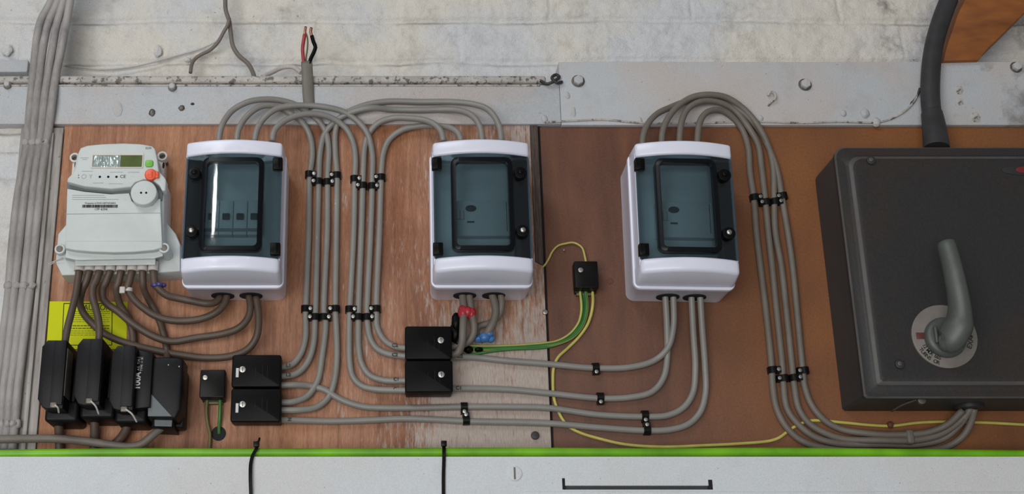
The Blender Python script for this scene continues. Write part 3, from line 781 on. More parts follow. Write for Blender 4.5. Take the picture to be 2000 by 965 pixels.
b = box(P(1768,852,.014).x, P(1783,852,.014).x, -.0205, -.0002, P(1776,872,.0).z, P(1776,838,.02).z, .003, 3)
from_bm('band', b, M['cable_dirty'], st)

# printed circuit marks on the cables
def mark(o, s, px, py, d=.0185, rot=PI/2, size=.007):
    text('marking', s, P(px, py, d), size, M['ink'], o, rot=rot, bold=.0002)
def find(lbl):
    return next(o for o in C.objects if o.get('label', '') == lbl)
byl = {o['label']: o for o in C.objects if o.get('label')}
def ob(sub): return next(o for l, o in byl.items() if sub in l)
mk = [('tucked under the highest arch', 'L1', 563, 715, 0), ('just under the widest', 'L2', 563, 733, 0), ('highest arch, third', 'N', 566, 785, PI/2),
      ('widest arch, rightmost', 'N', 566, 800, PI/2), ('dipping under', 'L1', 564, 752, 0), ('lowest grey cable', 'N', 565, 820, PI/2),
      ('sweeping low', 'C2', 771, 675.5, 0), ('arching over to', 'C2', 771, 694, 0), ('second in the right bunch', 'C1', 774, 742, 0), ('lowest arch, leftmost', 'C1', 774, 761, 0),
      ('uppermost grey cable', 'C2', 898, 697, 0), ('second grey cable', 'C1', 896, 759, 0)]
for sub, s, x, y, r in mk:
    mark(ob(sub), s, x, y-1, .0162 if x < 700 else .0155, r, .0062)

# ---------------------------------------------------------------- cable clips: one prototype, copied
def clip_proto(r):
    e = empty('cable_clip', (0,0,0), '', 'clip')
    b = bmesh.new(); w = .0043; t = .0017
    prof = []
    n = 14
    ro = r+t
    # profile in (x,d): boss on +x side, arch over the cable, foot on -x side
    out = [(r+.0052, 0), (r+.0052, r*2.2)]
    arc = [(ro*math.cos(a), r+.0008+ro*math.sin(a)) for a in [PI*.20+i*(PI*.80)/n for i in range(n+1)]]
    out += arc+[(-ro, 0), (-r, 0)]
    inn = [((r)*math.cos(a), r+.0008+(r)*math.sin(a)) for a in [PI-i*PI/n for i in range(n+1)]]
    out += inn+[(r, 0)]
    vs = [b.verts.new((x, -d, -w)) for x, d in out]
    f = b.faces.new(vs); rg = bmesh.ops.extrude_face_region(b, geom=[f])
    for g in rg['geom']:
        if isinstance(g, bmesh.types.BMVert): g.co.z = w
    s = from_bm('strap', b, M['clip'], e)
    # screw
    q = cyl((r+.0024, -r*2.2, 0), .0025, .0011, n=18, bev=.0004)
    so = from_bm('screw', q, M['steel'], e)
    return e
protos = {}
def copy_tree(o, parent=None):
    c = o.copy(); C.objects.link(c); c.parent = parent
    for ch in [k for k in C.objects if k.parent == o]: copy_tree(ch, c)
    return c
def clip(px, py, ang, side, label, r=R1, group='black clips on the vertical cable bunches'):
    """ang: direction of the cable, degrees from vertical, clockwise; side +1: screw towards +x of the clip"""
    key = round(r, 5)
    if key not in protos: protos[key] = clip_proto(r); c = protos[key]
    else: c = copy_tree(protos[key])
    c.location = P(px, py, 0.0002); c.rotation_euler = (0, math.radians(ang)+(PI if side < 0 else 0), 0)
    c['label'] = label; c['category'] = 'clip'; c['group'] = group
pos4 = ['leftmost cable', 'second cable', 'third cable', 'rightmost cable']
def bracket(xs, ys, angs, where, r=R1):
    for i in range(4):
        side = 1 if i in (0, ) else -1
        if i == 1: side = -1
        if i == 2: side = 1
        if i == 3: side = -1
        clip(xs[i], ys[i], angs[i], side, 'black screwed clip on the '+pos4[i]+' of '+where, r)
bracket([604.5,622.5,640,658], [344,358,359,346], [0,0,0,0], 'the left bunch, upper row')
bracket([692.5,709,727,744.5], [353,366,367,350], [0,0,0,0], 'the right bunch, upper row')
bracket([597,616,633,655.5], [606,622,622,606], [0,0,2,0], 'the left bunch, lower row')
bracket([683,700,717,735], [607,622,622,606], [0,0,0,0], 'the right bunch, lower row')
bracket([1472,1494.5,1512,1527], [389,398,397,386], [-3,-5,-2,-6], 'the dusty bunch by the isolator, upper row', R2)
bracket([1507,1529,1549,1568.5], [725,741,740,726], [-3,-3,-4,-4], 'the dusty bunch by the isolator, lower row', R2)
g2 = 'black clips on the horizontal cables'
clip(1162, 719.5, 87, 1, 'black screwed clip on the uppermost horizontal cable over the brown board', R1, g2)
clip(1171, 777.5, 90, 1, 'black screwed clip on the second horizontal cable over the brown board', R1, g2)
clip(1258, 812.5, 90, 1, 'upper of two facing black clips near the bend below the right fuse box', R1, g2)
clip(1262, 842, 90, -1, 'lower of two facing black clips near the bend below the right fuse box', R1, g2)
clip(906, 796.5, 90, 1, 'upper of two facing black clips under the centre black boxes', R1, g2)
clip(910, 822.5, 88, -1, 'lower of two facing black clips under the centre black boxes', R1, g2)

# ---------------------------------------------------------------- black junction boxes
def jbox(x0, y0, x1, y1, d, scr, label, bar=None, rot=0, mark_=True):
    """front face given by pixels at depth d"""
    a = P(x0, y0, d); c = P(x1, y1, d); cx = (a.x+c.x)/2; cz = (a.z+c.z)/2
    e = empty('junction_box', (cx, 0, c.z), label, 'junction box', 'black junction boxes')
    from_bm('base', box(a.x+.0012, c.x-.0012, -d*.45, -.0003, c.z+.0012, a.z-.0012, .001), M['black'], e)
    b = prism(rrect(a.x, c.x, c.z, a.z, .003, 4), d*.40, d, .0016, 3)
    from_bm('cover', b, M['black'], e)
    s = P(scr[0], scr[1], d)
    so = from_bm('screw', cyl(s, .0042, .0016, n=20, bev=.0006), M['steel'], e)
    from_bm('screw_slot', box(s.x-.0004, s.x+.0004, -d-.0019, -d-.0013, s.z-.003, s.z+.003), M['iso_dark'], so)
    if bar:
        q = P(bar[0], bar[1], d)
        from_bm('white_mark', box(q.x-.0017, q.x+.0017, -d-.0003, -d+.0001, q.z-.0058, q.z+.0058), M['whiteink'], e)
    w = c.x-a.x
    t = bmesh.new()
    for k, (fx, h0, h1) in enumerate([(.48, .3, .62), (.62, .3, .7), (.72, .28, .66)]):
        box(a.x+w*fx, a.x+w*fx+.0006, -d-.00035, -d+.0001, c.z+(a.z-c.z)*h0, c.z+(a.z-c.z)*h1, bm=t)
    if mark_: from_bm('moulded_ribs', t, M['blackmatt'], e)
    return e
jbox(454, 693, 548, 756, .032, (474, 722), 'black junction box, upper of the left stacked pair', (463.5, 728))
jbox(452, 759, 548, 824, .032, (474, 790), 'black junction box, lower of the left stacked pair', (463, 797))
jbox(791, 637, 883, 702, .036, (861, 665), 'black junction box, upper of the centre stacked pair', None)
jbox(791, 704, 885, 766, .036, (862, 732), 'black junction box, lower of the centre stacked pair', None)
# small earth terminal blocks
def tblock(x0, y0, x1, y1, d, scr, label):
    a = P(x0, y0, d); c = P(x1, y1, d)
    e = empty('terminal_block', ((a.x+c.x)/2, 0, c.z), label, 'terminal block', 'small black earth terminal blocks')
    from_bm('base', box(a.x+.0015, c.x-.0010, -d*.35, -.0003, c.z-.0015, a.z-.002, .0008), M['blackmatt'], e)
    b = prism(rrect(a.x, c.x, c.z, a.z, .0015, 3), d*.35, d, .001, 2)
    from_bm('cover', b, M['clip'], e)
    s = P(*scr, d)
    from_bm('screw', cyl(s, .0034, .0018, n=18, bev=.0007), M['steel'], e)
    from_bm('cable_slot', box(a.x+.004, c.x-.004, -d*.30, -.0003, c.z-.0045, c.z-.0012, .0006), M['olive'], e)
tblock(391.5, 722, 438, 776, .026, (401, 738), 'small black terminal block left of the stacked junction boxes, two earth wires below')
tblock(1121, 510, 1170, 562, .026, (1134, 528), 'small black terminal block on the brown board, green and yellow wires below')

# ---------------------------------------------------------------- earth wires
GY = (M['green'], M['yellow'])
RW = .0023
cable('earth_wire', [(430,780,.009),(430,800,.008),(429,818,.006),(428,832,.003),(428,848,-.001)], RW, GY, 'short green earth wire dropping into the round hole', 'wire', n=10, stripe=(0,), step=.002)
cable('earth_wire', [(405,780,.009),(403,800,.007),(405,825,.005),(410,848,.004),(409,872,.003),(408,890,.003)], RW*.95, M['olive'], 'olive brown earth wire passing left of the round hole', 'wire', n=10, step=.003)
cable('earth_wire', [(1133,566,.008),(1136,590,.007),(1136,610,.005),(1130,632,.004),(1112,654,.003),(1088,667,.003),(1065,671,.003),(1000,676,.003),(930,677,.004),(880,672,.008)], RW, GY, 'striped green and yellow earth wire, leftmost below the right terminal block', 'wire', n=10, stripe=(5,6,7,0), step=.003)
cable('earth_wire', [(1143,566,.008),(1146,592,.007),(1144,616,.006),(1136,638,.005),(1118,658,.006),(1092,670,.006),(1066,675,.003),(1000,680,.003),(930,682,.004),(880,680,.008)], RW, GY, 'mostly green earth wire in the middle below the right terminal block', 'wire', n=10, stripe=(3,), step=.003)
cable('earth_wire', [(1139,568,.005),(1141,592,.003),(1139,616,.0028),(1131,638,.0028),(1112,660,.0028),(1085,674,.0028),(1060,679,.003),(1000,682,.003),(960,686,.003),(925,692,.003),(880,698,.009)], RW*.9, M['green'], 'plain green earth wire partly hidden behind the striped ones', 'wire', n=10, step=.003)
cable('earth_wire', [(1157,566,.008),(1158,590,.007),(1155,612,.005),(1147,635,.004),(1130,659,.003),(1108,681,.003),(1090,698,.003),(1082,716,.0026),(1080,745,.0026),(1083,782,.0026),(1098,818,.0026),(1112,834,.003),(1135,846,.003),(1175,858,.003),(1220,868,.003),(1290,873,.003),(1380,870,.003),(1440,867,.003),(1505,861,.003),(1522,855,.003),(1533,847,.002),(1555,832,.0018),(1584,822,.002),(1651,826,.003),(1694,830,.003),(1740,832,.004),(1792,826,.003),(1845,824,.003),(1933,826,.003),(2010,830,.003),(2100,832,.003)], .0020, (M['yellow'], M['green']), 'long pale yellow earth wire looping down the brown board and below the isolator', 'wire', n=10, stripe=(0,), step=.004)
cable('earth_wire', [(1145,516,.010),(1142,500,.008),(1136,483,.004),(1120,474,.003),(1104,476,.003),(1090,480,.003),(1079,491,.003),(1072,505,.002),(1064,518,.001),(1059,522,-.001)], .0014, M['yellow'], 'thin yellow wire looping from the right terminal block to the board joint', 'wire', n=8, step=.003)
ln = blob('wire_staple', 1739, 830, .0038, .006, M['ply2'], 'brown wire clip on the yellow wire under the isolator', 'clip', 1.2, .8, seed=41)
tag(from_bm('screw_head', cyl(P(1064.5, 611, -.0005), .0034, .0040, n=16, bev=.0008), M['steel'], None, P(1064.5, 611, 0)), 'pale screw head at the board joint right of the middle fuse box', 'screw')
tag(from_bm('screw_head', cyl(P(1101, 490, 0), .0014, .0040, n=12, bev=.0004), M['steel'], None, P(1101, 490, 0)), 'small nail under the thin yellow wire loop', 'nail')
tag(from_bm('screw_head', cyl(P(1192, 549, 0), .0040, .0008, n=20, bev=.0003), M['ply2'], None, P(1192, 549, 0)), 'sunken brown screw head right of the right terminal block', 'screw')
tag(from_bm('screw_head', cyl(P(1045, 851, .002), .0052, .003, n=16, bev=.0008), M['iso_dark'], None, P(1045, 851, 0)), 'dark rusty screw head low on the plywood by the board joint', 'screw')

# taped cables below the middle fuse box
gT = 'cables below the middle fuse box'
gc([(903,572,.024),(905,595,.026),(905,620,.028),(904,650,.030),(902,672,.026),(893,690,.020),(878,694,.018)], 'leftmost grey cable under the middle fuse box, wrapped in red tape', gT, .0048, M['cable_dirty'])
gc([(916,572,.024),(919,595,.025),(922,615,.025),(926,635,.025),(924,655,.022),(914,668,.018),(895,676,.016),(878,678,.016)], 'second grey cable under the middle fuse box, wrapped in red tape', gT, .0045, M['cable_dirty'])
gc([(960,572,.024),(966,592,.026),(968,612,.026),(962,632,.025),(955,645,.024),(948,656,.018),(938,664,.012)], 'third grey cable under the middle fuse box ending in blue tape', gT, .0050, M['cable_dirty'])
gc([(977,572,.024),(980,592,.025),(976,612,.022),(966,626,.020),(950,633,.012),(936,637,.009),(930,648,.008),(934,662,.009)], 'rightmost grey cable under the middle fuse box curling behind to blue tape', gT, .0042, M['cable_dirty'])
def wrap(name, cs, r, m, label):
    b = bmesh.new()
    for k, (x, y, d, rr_, sq) in enumerate(cs):
        q = bmesh.new(); bmesh.ops.create_icosphere(q, subdivisions=3, radius=1); c = P(x, y, d)
        for v in q.verts:
            s = 1+.16*noise.noise(v.co*2.4+Vector((k*5, x, 0)))
            v.co = Vector((v.co.x*rr_*s, v.co.y*rr_*.9*s, v.co.z*rr_*sq*s))+c
        join(b, q)
    return tag(from_bm(name, b, m, None, P(*cs[0][:3])), label, 'tape')
wrap('red_tape', [(905,610,.027,.0070,1.45), (920,611,.0255,.0064,1.3), (913,609,.028,.0058,1.2)], 0, M['tapered'], 'red tape round the two left cables below the middle fuse box')
wrap('blue_tape', [(935,662,.014,.0066,.75), (947,659,.020,.0072,.95), (958,662,.017,.0060,.8), (956,651,.022,.0052,1.)], 0, M['tapeblue'], 'crumpled blue tape on the cable ends below the middle fuse box')
wrap('black_tape', [(891,628,.024,.0062,1.9), (889,650,.018,.0080,1.6), (897,668,.016,.0066,1.2), (915,683,.006,.006,.8), (935,683,.004,.006,.5)], 0, M['black'], 'black tape bundle between the centre black boxes and the red taped cables')

# ---------------------------------------------------------------- electricity meter
D1 = .072
mt = empty('electricity_meter', P(220, 538, 0), 'pale grey electricity meter with a small display, top left of the plywood', 'electricity meter')
# back housing
b = prism(xz([(131,352),(143,336),(150,300),(158,296),(302,296),(308,340),(321,350),(319,484),(128,484)], .058), .0005, .058, .003, 3)
from_bm('housing', b, M['meter'], mt)
# lower terminal housing with side ears
b = prism(xz([(129,438),(113,457),(108,512),(120,537),(160,537),(305,533),(352,530),(352,477),(343,456),(322,430)], .034), .0005, .034, .002, 2)
from_bm('terminal_base', b, M['meter'], mt)
# right flank wedge visible beside the ear
# front label cover
b = prism(xz([(131,368),(165,374),(217,379),(252,377),(257,392),(268,402),(282,405),(298,401),(309,388),(313,388),(317,484),(127,484)], .066), .057, .066, .0012, 2)
from_bm('label_cover', b, M['meter'], mt)
from_bm('groove', prism(xz([(128,417.5),(316,415.5),(316,416.6),(128,418.8)], .0662), .0655, .0662), M['faint'], mt)
# dark recess band between the upper panel and the cover
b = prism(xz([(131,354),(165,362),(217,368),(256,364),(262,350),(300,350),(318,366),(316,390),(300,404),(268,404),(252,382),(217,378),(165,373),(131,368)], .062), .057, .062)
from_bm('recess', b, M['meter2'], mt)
# upper panel
up_o = [(157,289),(170,284),(200,281),(240,279.5),(275,281),(297,285),(303,291),(307,310),(310,334),(322,347),(324,352),(323,372),(317,373),(311,362),(300,353),(281,350),(264,356),(256,365),(217,369),(165,364),(131,355),(132,348),(143,337),(148,326),(152,300)]
b = prism(xz(up_o, D1), .057, D1, .0016, 3)
from_bm('upper_panel', b, M['meter'], mt)
# display
a, c = P(179, 299.5, D1), P(279, 328.5, D1)
dp = from_bm('display_frame', ring(rrect(a.x, c.x, c.z, a.z, .0012, 3), rrect(a.x+.0022, c.x-.0012, c.z+.0012, a.z-.003, .0008, 3), D1-.001, D1+.0012), M['cream'], mt)
fx = P(236, 312, D1).x
from_bm('display_glass', box(fx, c.x-.0012, -D1-.0004, -D1+.001, c.z+.0012, a.z-.003), M['lcd'], dp)
from_bm('crinkled_film', box(a.x+.0022, fx, -D1-.0006, -D1+.001, c.z+.0012, a.z-.003), M['foil'], dp)
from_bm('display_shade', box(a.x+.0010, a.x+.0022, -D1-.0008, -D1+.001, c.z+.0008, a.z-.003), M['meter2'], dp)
c = P(291.5, 320, D1); q = prism(rrect(c.x-.0052, c.x+.0052, c.z-.0046, c.z+.0046, .0028, 5), D1-.001, D1+.0022, .0012, 3)
from_bm('green_button', q, M['gbtn'], mt)
c = P(295, 343, D1); q = cyl(c, .0078, .0050, n=28, bev=.002)
ob_ = from_bm('orange_button', q, M['orange'], mt)
from_bm('button_tab', box(c.x+.004, c.x+.0105, c.y-.0042, c.y-.0003, c.z-.0045, c.z+.0045, .0012), M['orange'], ob_)
from_bm('button_ridge', box(c.x-.0028, c.x+.0028, c.y-.0060, c.y-.0040, c.z-.0050, c.z+.0040, .0008), M['orange'], ob_)
c = P(281, 377, D1+.003); q = cyl((c.x, -.062, c.z), .0166, .015, n=48, bev=.0014)
do = from_bm('optical_port', q, M['meter'], mt)
for x in (275.5, 285.5):
    s = P(x, 376.5, .0772); from_bm('port_hole', cyl((s.x, -.0768, s.z), .0014, .0005, n=14), M['black'], do)
for x in (195, 211.5, 227.5):
    s = P(x, 345.5, D1); from_bm('indicator', cyl((s.x, -D1+.0002, s.z), .0016, .0005, n=14), M['black'], mt)
for y in (342.5, 347): 
    s = P(153.5, y, D1); from_bm('indicator', cyl((s.x, -D1+.0002, s.z), .0007, .0004, n=10), M['ink'], mt)
text('print', 'CE', P(240, 345, D1+.0002), .0062, M['ink'], mt)
text('print', 'E230', P(290, 289.5, D1+.0002), .0038, M['ink'], mt)
s = P(164, 345, D1); from_bm('printed_symbol', ring([(s.x+.0030*math.cos(i*PI/10), s.z+.0030*math.sin(i*PI/10)) for i in range(20)], [(s.x+.0024*math.cos(i*PI/10), s.z+.0024*math.sin(i*PI/10)) for i in range(20)], D1-.0002, D1+.0002), M['faint'], mt)
s = P(177, 345, D1); text('print', 'Y', (s.x, -D1-.0002, s.z), .0070, M['faint'], mt)
text('print', 'Property of RWI NETWORKS', P(196, 397, .0663), .0031, M['ink'], mt)
text('print', '17P 4394', P(197, 409, .0663), .0044, M['ink'], mt)
b = bmesh.new(); x = 161.0; rnd = random.Random(3)
while x < 228:
    w = rnd.choice((.6, .9, 1.4)); a_, c_ = P(x, 400, .0663), P(x+w, 405.5, .0663)
    box(a_.x, c_.x, -.0664, -.0661, c_.z, a_.z, bm=b); x += w+rnd.choice((.6, .8, 1.2))
from_bm('barcode', b, M['ink'], mt)
b = bmesh.new()
for y, x0, x1 in ((381,141,204),(385,141,207),(389,141,232),(334,160,181),(336,215,240),(336,250,272),(357,182,202),(358.5,212,240),(308,157,173),(311,161,170)):
    dd = D1 if y < 360 else .066
    a_, c_ = P(x0, y, dd+.0001), P(x1, y+.9, dd+.0001)
    box(a_.x, c_.x, -dd-.0002, -dd+.0001, c_.z, a_.z, bm=b)
from_bm('small_print', b, M['faint'], mt)
# terminal cover: bulging lower front, curved lower lip
def tc_ring(pts, d): return [P(x, y, d) for x, y in pts]
rA = [(128,478),(317,478),(318,486),(300,489),(260,492),(222,493),(180,492),(146,489),(127,486)]
b = prism(xz([(127,470),(317,470),(317,484),(300,489),(260,492.5),(222,493.5),(180,492),(146,489),(127,485)], .069), .034, .069, .002, 3)
from_bm('terminal_cover', b, M['meter'], mt)
b = loft([tc_ring([(130,480),(316,480),(319,504),(300,508),(150,512),(128,508)], .036), tc_ring([(130,480),(316,480),(318,500),(300,505),(150,508),(128,503)], .060)])
join(b, loft([tc_ring([(146,500),(304,498),(303,519),(148,521)], .030), tc_ring([(146,500),(304,498),(303,517),(148,519)], .054)]))
from_bm('lower_cover', b, M['meter'], mt)
b = bmesh.new()
ex = [155,175,195,216,237,258,278,299]
for x in ex:
    c = P(x, 523, .040); bq = cyl((c.x, -.040, P(x, 529.5, .040).z), .0066, .012, axis='Z', n=20); join(b, bq)
from_bm('cable_entries', b, M['cream'], mt)
for (x, y, dd) in ((120, 491, .033), (322, 488, .058)):
    c = P(x, y, dd)
    so = from_bm('screw_boss', cyl((c.x, -dd if dd < .04 else -.030, c.z), .0068, .010 if dd < .04 else .036, n=28, bev=.0012), M['meter'], mt)
    from_bm('screw', cyl((c.x, -.043 if dd < .04 else -.066, c.z), .0042, .0010, n=18, bev=.0003), M['dullsteel'], so)
cable('seal_wire', [(107,512,.036),(98,517,.030),(96,515,.028),(112,508,.038),(122,503,.040)], .0007, M['ziptie'], parent=mt, n=6, step=.002)
cable('seal_wire', [(316,492,.045),(322,484,.047),(323,478,.047),(326,488,.047),(330,496,.045)], .0008, M['ziptie'], parent=mt, n=6, step=.002)
# top mounting ears
for x, y, sgn in ((146, 308, -1), (317, 305, 1)):
    c = P(x, y, .026); n = 24
    O = [(c.x+.0066*math.cos(2*PI*i/n), c.z+.0066*math.sin(2*PI*i/n)) for i in range(n)]; I = [(c.x+.0042*math.cos(2*PI*i/n), c.z+.0042*math.sin(2*PI*i/n)) for i in range(n)]
    q = ring(O, I, .016, .027)
    w = P(x, 335, .026)
    box(c.x-(.003 if sgn < 0 else .006), c.x+(.006 if sgn < 0 else .003), -.024, -.0005, w.z-.006, c.z-.006, .0008, bm=q)
    eo = from_bm('mounting_ear', q, M['cream'], mt)
    from_bm('screw', cyl((c.x, -.0005, c.z), .0040, .020, n=18, bev=.0006), M['dullsteel'], eo)
    s = P(x-.5*sgn*0+(2 if sgn > 0 else 1), 322, .026)
    from_bm('slot', prism([(s.x+.0015*math.cos(i*PI/8), s.z+.0045*math.sin(i*PI/8)) for i in range(16)], .0242, .0246), M['black'], eo)

# yellow sticker
a, c = P(93, 589, .0), P(248, 682, .0)
stk = empty('warning_sticker', P(170, 682, 0), 'yellow warning sticker on the plywood behind the meter cables', 'sticker')
from_bm('sheet', prism(xz([(97,589),(249,590),(247,682),(91,682)], 0), .0002, .0007), M['sticker'], stk)
O = xz([(124,592),(220,592),(219,675),(120,675)], .0008); I = xz([(125.6,593.8),(218.2,593.8),(217.4,673.4),(121.8,673.4)], .0008)
from_bm('printed_border', ring(O, I, .0007, .0009), M['ink'], stk)
text('print', 'CAUTION', P(185, 601, .001), .011, M['ink'], stk, sx=.85)
b = bmesh.new()
for y, x0, x1, t in ((608,140,214,.7),(612,138,214,.7),(616,140,206,.7),(620,138,214,.7),(624,138,212,.7),(628,140,214,.7),(635.5,136,214,1.5),(640.5,137,214,1.5),(646,138,208,.7),(650,137,206,.7),(654,137,196,.7)):
    x = x0; rr2 = random.Random(int(y))
    while x < x1:
        w = rr2.uniform(3, 8); a_, c_ = P(x, y, .0008), P(min(x+w, x1), y+t, .0008)
        box(a_.x, c_.x, -.0009, -.0006, c_.z, a_.z, bm=b); x += w+1.3
from_bm('printed_lines', b, M['ink'], stk)

# ---------------------------------------------------------------- meter tails
RT = .0047; gM = 'brown-grey cables below the meter'; T = M['tail']
def tail(path, label, r=RT): return cable('meter_tail', path, r, T, label, 'cable', gM, d=.03, n=12)
tail([(155,526,.040,1.05),(152,548,.042,1.05),(147,580,.046),(139,612,.052),(132,640,.056),(127,668,.058),(125,690,.056)], 'meter tail, leftmost entry, straight down to the leftmost black cut-out')
tail([(175,526,.040,1.05),(170,545,.038,1.05),(160,570,.032),(156,590,.026),(162,610,.020),(178,630,.018),(198,648,.017),(222,661,.016),(250,671,.014),(300,684,.012),(350,693,.010),(400,699,.010),(450,696,.014),(484,682,.020),(501,658,.024),(505,622,.025),(500,580,.024)], 'meter tail, second entry, longest and lowest sweep to the left fuse box')
tail([(195,526,.040,1.05),(189,545,.042,1.05),(181,565,.044),(181,582,.046),(187,602,.048),(193,630,.050),(194,655,.050),(192,675,.048)], 'meter tail, third entry, down to the second black cut-out')
tail([(216,526,.040,1.05),(208,548,.036,1.05),(200,568,.030),(201,584,.026),(212,596,.022),(230,608,.020),(256,630,.018),(290,652,.016),(318,664,.016),(340,667,.016),(382,660,.017),(435,652,.020),(466,641,.025),(484,622,.026),(489,600,.026),(486,576,.024)], 'meter tail, fourth entry, second lowest sweep to the left fuse box')
tail([(237,526,.040,1.05),(232,548,.038,1.05),(228,570,.032),(234,594,.020),(248,618,.012),(258,646,.010),(260,680,.012),(258,700,.03)], 'meter tail, fifth entry, dropping behind to the third black cut-out')
tail([(258,526,.040,1.05),(253,548,.040,1.05),(251,568,.038),(260,583,.034),(278,600,.030),(302,616,.026),(330,625,.024),(360,627,.024),(396,622,.026),(424,609,.028),(439,592,.026),(444,574,.024)], 'meter tail, sixth entry, with the white cable tie, third sweep to the left fuse box')
tail([(278,526,.040,1.05),(279,548,.036,1.05),(283,570,.026),(294,592,.012),(308,618,.008),(320,655,.008),(326,690,.012),(326,715,.03)], 'meter tail, seventh entry, fading down behind to the rightmost cut-out', .0044)
tail([(299,526,.040,1.05),(301,546,.040,1.05),(309,563,.038),(326,577,.034),(350,583,.030),(380,589,.030),(405,593,.031),(422,590,.027),(432,578,.024)], 'meter tail, last entry, shortest sweep to the left fuse box')
# white tie and violet tape
zt = empty('white_cable_tie', P(248, 568, .038), 'small white cable tie on the sixth meter tail', 'cable tie')
c = P(251, 567, .038)
from_bm('band', cyl((c.x, c.y, c.z-.0022), .0056, .0046, axis='Z', n=20), M['ziptie'], zt)
h = P(240, 566, .044); from_bm('head', box(h.x-.0042, h.x+.0030, h.y-.002, h.y+.004, h.z-.0048, h.z+.0040, .0012), M['ziptie'], zt)
b = cyl(P(302, 558, .0395)-Vector((0,0,.0025)), .0060, .006, axis='Z', n=20)
bmesh.ops.scale(b, verts=b.verts, vec=(1,1,1))
tp = wrap('violet_tape', [(303,557,.040,.0056,.7), (311,556,.040,.0050,.7), (319,557,.036,.0040,.8)], 0, M['tapeviolet'], 'dark violet tape on the last meter tail'); b.free()

# ---------------------------------------------------------------- service cut-outs (black fuse carriers)
def cutout(fx0, fx1, ty, by, D, side_w, label, lab=None, base_px=None):
    """front face pixels fx0..fx1 x ty..by at depth D"""
    a, c = P(fx0, ty, D), P(fx1, by, D)
    e = empty('service_cutout', ((a.x+c.x)/2, 0, c.z), label, 'service fuse', 'black service cut-outs below the meter')
    x0, x1, z0, z1 = a.x, c.x, c.z, a.z
    w = x1-x0
    # carrier body: chamfered bottom corner, two-step front
    def outline(x0, x1): 
        return [(x0, z0+.012), (x0+.006, z0+.002), (x0+.012, z0), (x1, z0), (x1, z1-.002), (x1-.002, z1), (x0+.006, z1), (x0, z1-.008)]
    b = prism(outline(x0, x1), .004, D-.003, .0015, 2)
    from_bm('fuse_carrier', b, M['blackmatt'], e)
    b = prism([(x0+w*.50, z0+.004), (x1-.0008, z0+.004), (x1-.0008, z1-.001), (x0+w*.50, z1-.001)], D-.004, D, .0012, 2)
    from_bm('front_ridge', b, M['blackmatt'], e)
    # rear base, slightly wider with the lower cable chamber
    b = box(x0+.004, x1+.004, -D*.43, -.0005, z0+.006, z1-.012, .003)
    from_bm('rear_base', b, M['blackmatt'], e)
    zb_ = z0-.004
    b = prism(rrect(x0+.002, x1+.012, zb_-.006, z0+.016, .005, 4), .001, D*.60, .004, 3)
    from_bm('cable_chamber', b, M['blackmatt'], e)
    return e, x0, x1, z0, z1
e1, x0, x1, z0, z1 = cutout(82, 121, 663, 797, .082, 0, 'black service cut-out, leftmost, with a grey label strip on its side')
from_bm('label_strip', box(x1-.0001, x1+.0005, -.078, -.050, z0+.016, z1-.010), M['greylabel'], e1)
def sealwire(px, py, e, x2, y2, D):
    c = P(px, py, D+.001)
    from_bm('seal', box(c.x-.004, c.x+.004, c.y-.0005, c.y+.003, c.z-.0032, c.z+.0032, .001), M['dullsteel'], e)
    cable('seal_wire', [(px+3, py, D+.001), ((px+x2)/2+3, (py+y2)/2-3, D), (x2, y2, D-.01)], .0012, M['ziptie'], parent=e, n=6, step=.002)
sealwire(104, 791, e1, 115, 806, .082)
e2, x0, x1, z0, z1 = cutout(151, 193, 660, 790, .082, 0, 'black service cut-out, second from the left, plain dark side')
from_bm('raised_lettering', box(x1-.0001, x1+.0004, -.075, -.066, z0+.020, z1-.030), M['black'], e2)
sealwire(174, 783, e2, 193, 809, .082)
e3, x0, x1, z0, z1 = cutout(219, 258, 674, 800, .080, 0, 'black service cut-out, third from the left, printed 100A in white')
from_bm('side_fascia', prism([(x1, z0+.004), (x1+.0185, z0+.006), (x1+.0185, z1-.006), (x1, z1-.002)], .030, .066, .002, 2), M['blackmatt'], e3)
Rv = Matrix.Rotation(-PI/2, 4, 'Y') @ Matrix.Rotation(PI/2, 4, 'X')
text('print', '100A', P(269, 744, .0665), .0100, M['whiteink'], e3, yrot=Rv, bold=.0003)
text('print', 'A.S.  T.M.\nTYPE 11 B', P(274, 712, .0665), .0038, M['whiteink'], e3, yrot=Rv)
from_bm('printed_bar', box(P(265,697,.0665).x, P(280,697,.0665).x, -.0668, -.0660, P(270,699,.0665).z, P(270,697.5,.0665).z), M['greytri'], e3)
sealwire(242, 799, e3, 267, 824, .080)
# fourth: broader plain cover with a grey triangular sticker
D4 = .060
a, c = P(289, 697, D4), P(356, 818, D4)
e4 = empty('service_cutout', ((a.x+c.x)/2, 0, c.z), 'black service cut-out, rightmost and broadest, with a grey triangular sticker', 'service fuse', 'black service cut-outs below the meter')
ol = xz([(292,697),(350,697),(358,702),(353,800),(343,818),(289,816),(288,720)], D4)
from_bm('cover', prism(ol, .022, D4, .003, 3), M['blackmatt'], e4)
from_bm('rear_base', box(a.x+.002, c.x-.003, -.024, -.0005, c.z-.004, a.z-.008, .003), M['blackmatt'], e4)
from_bm('cable_chamber', prism(xz([(296,812),(338,812),(338,836),(298,834)], D4-.012), .001, D4-.012, .003, 3), M['blackmatt'], e4)
from_bm('chamber_front', prism(xz([(302,820),(336,821),(335,833),(302,832)], D4-.010), D4-.013, D4-.0105), M['greytri'], e4)
from_bm('sticker', prism(xz([(290,764),(335,813),(289,813)], D4+.0002), D4-.0002, D4+.0004), M['greytri'], e4)
for x, y in ((329,713),(350,716)):
    from_bm('speck', cyl(P(x, y, D4), .0008, .0004, n=8), M['steel'], e4)
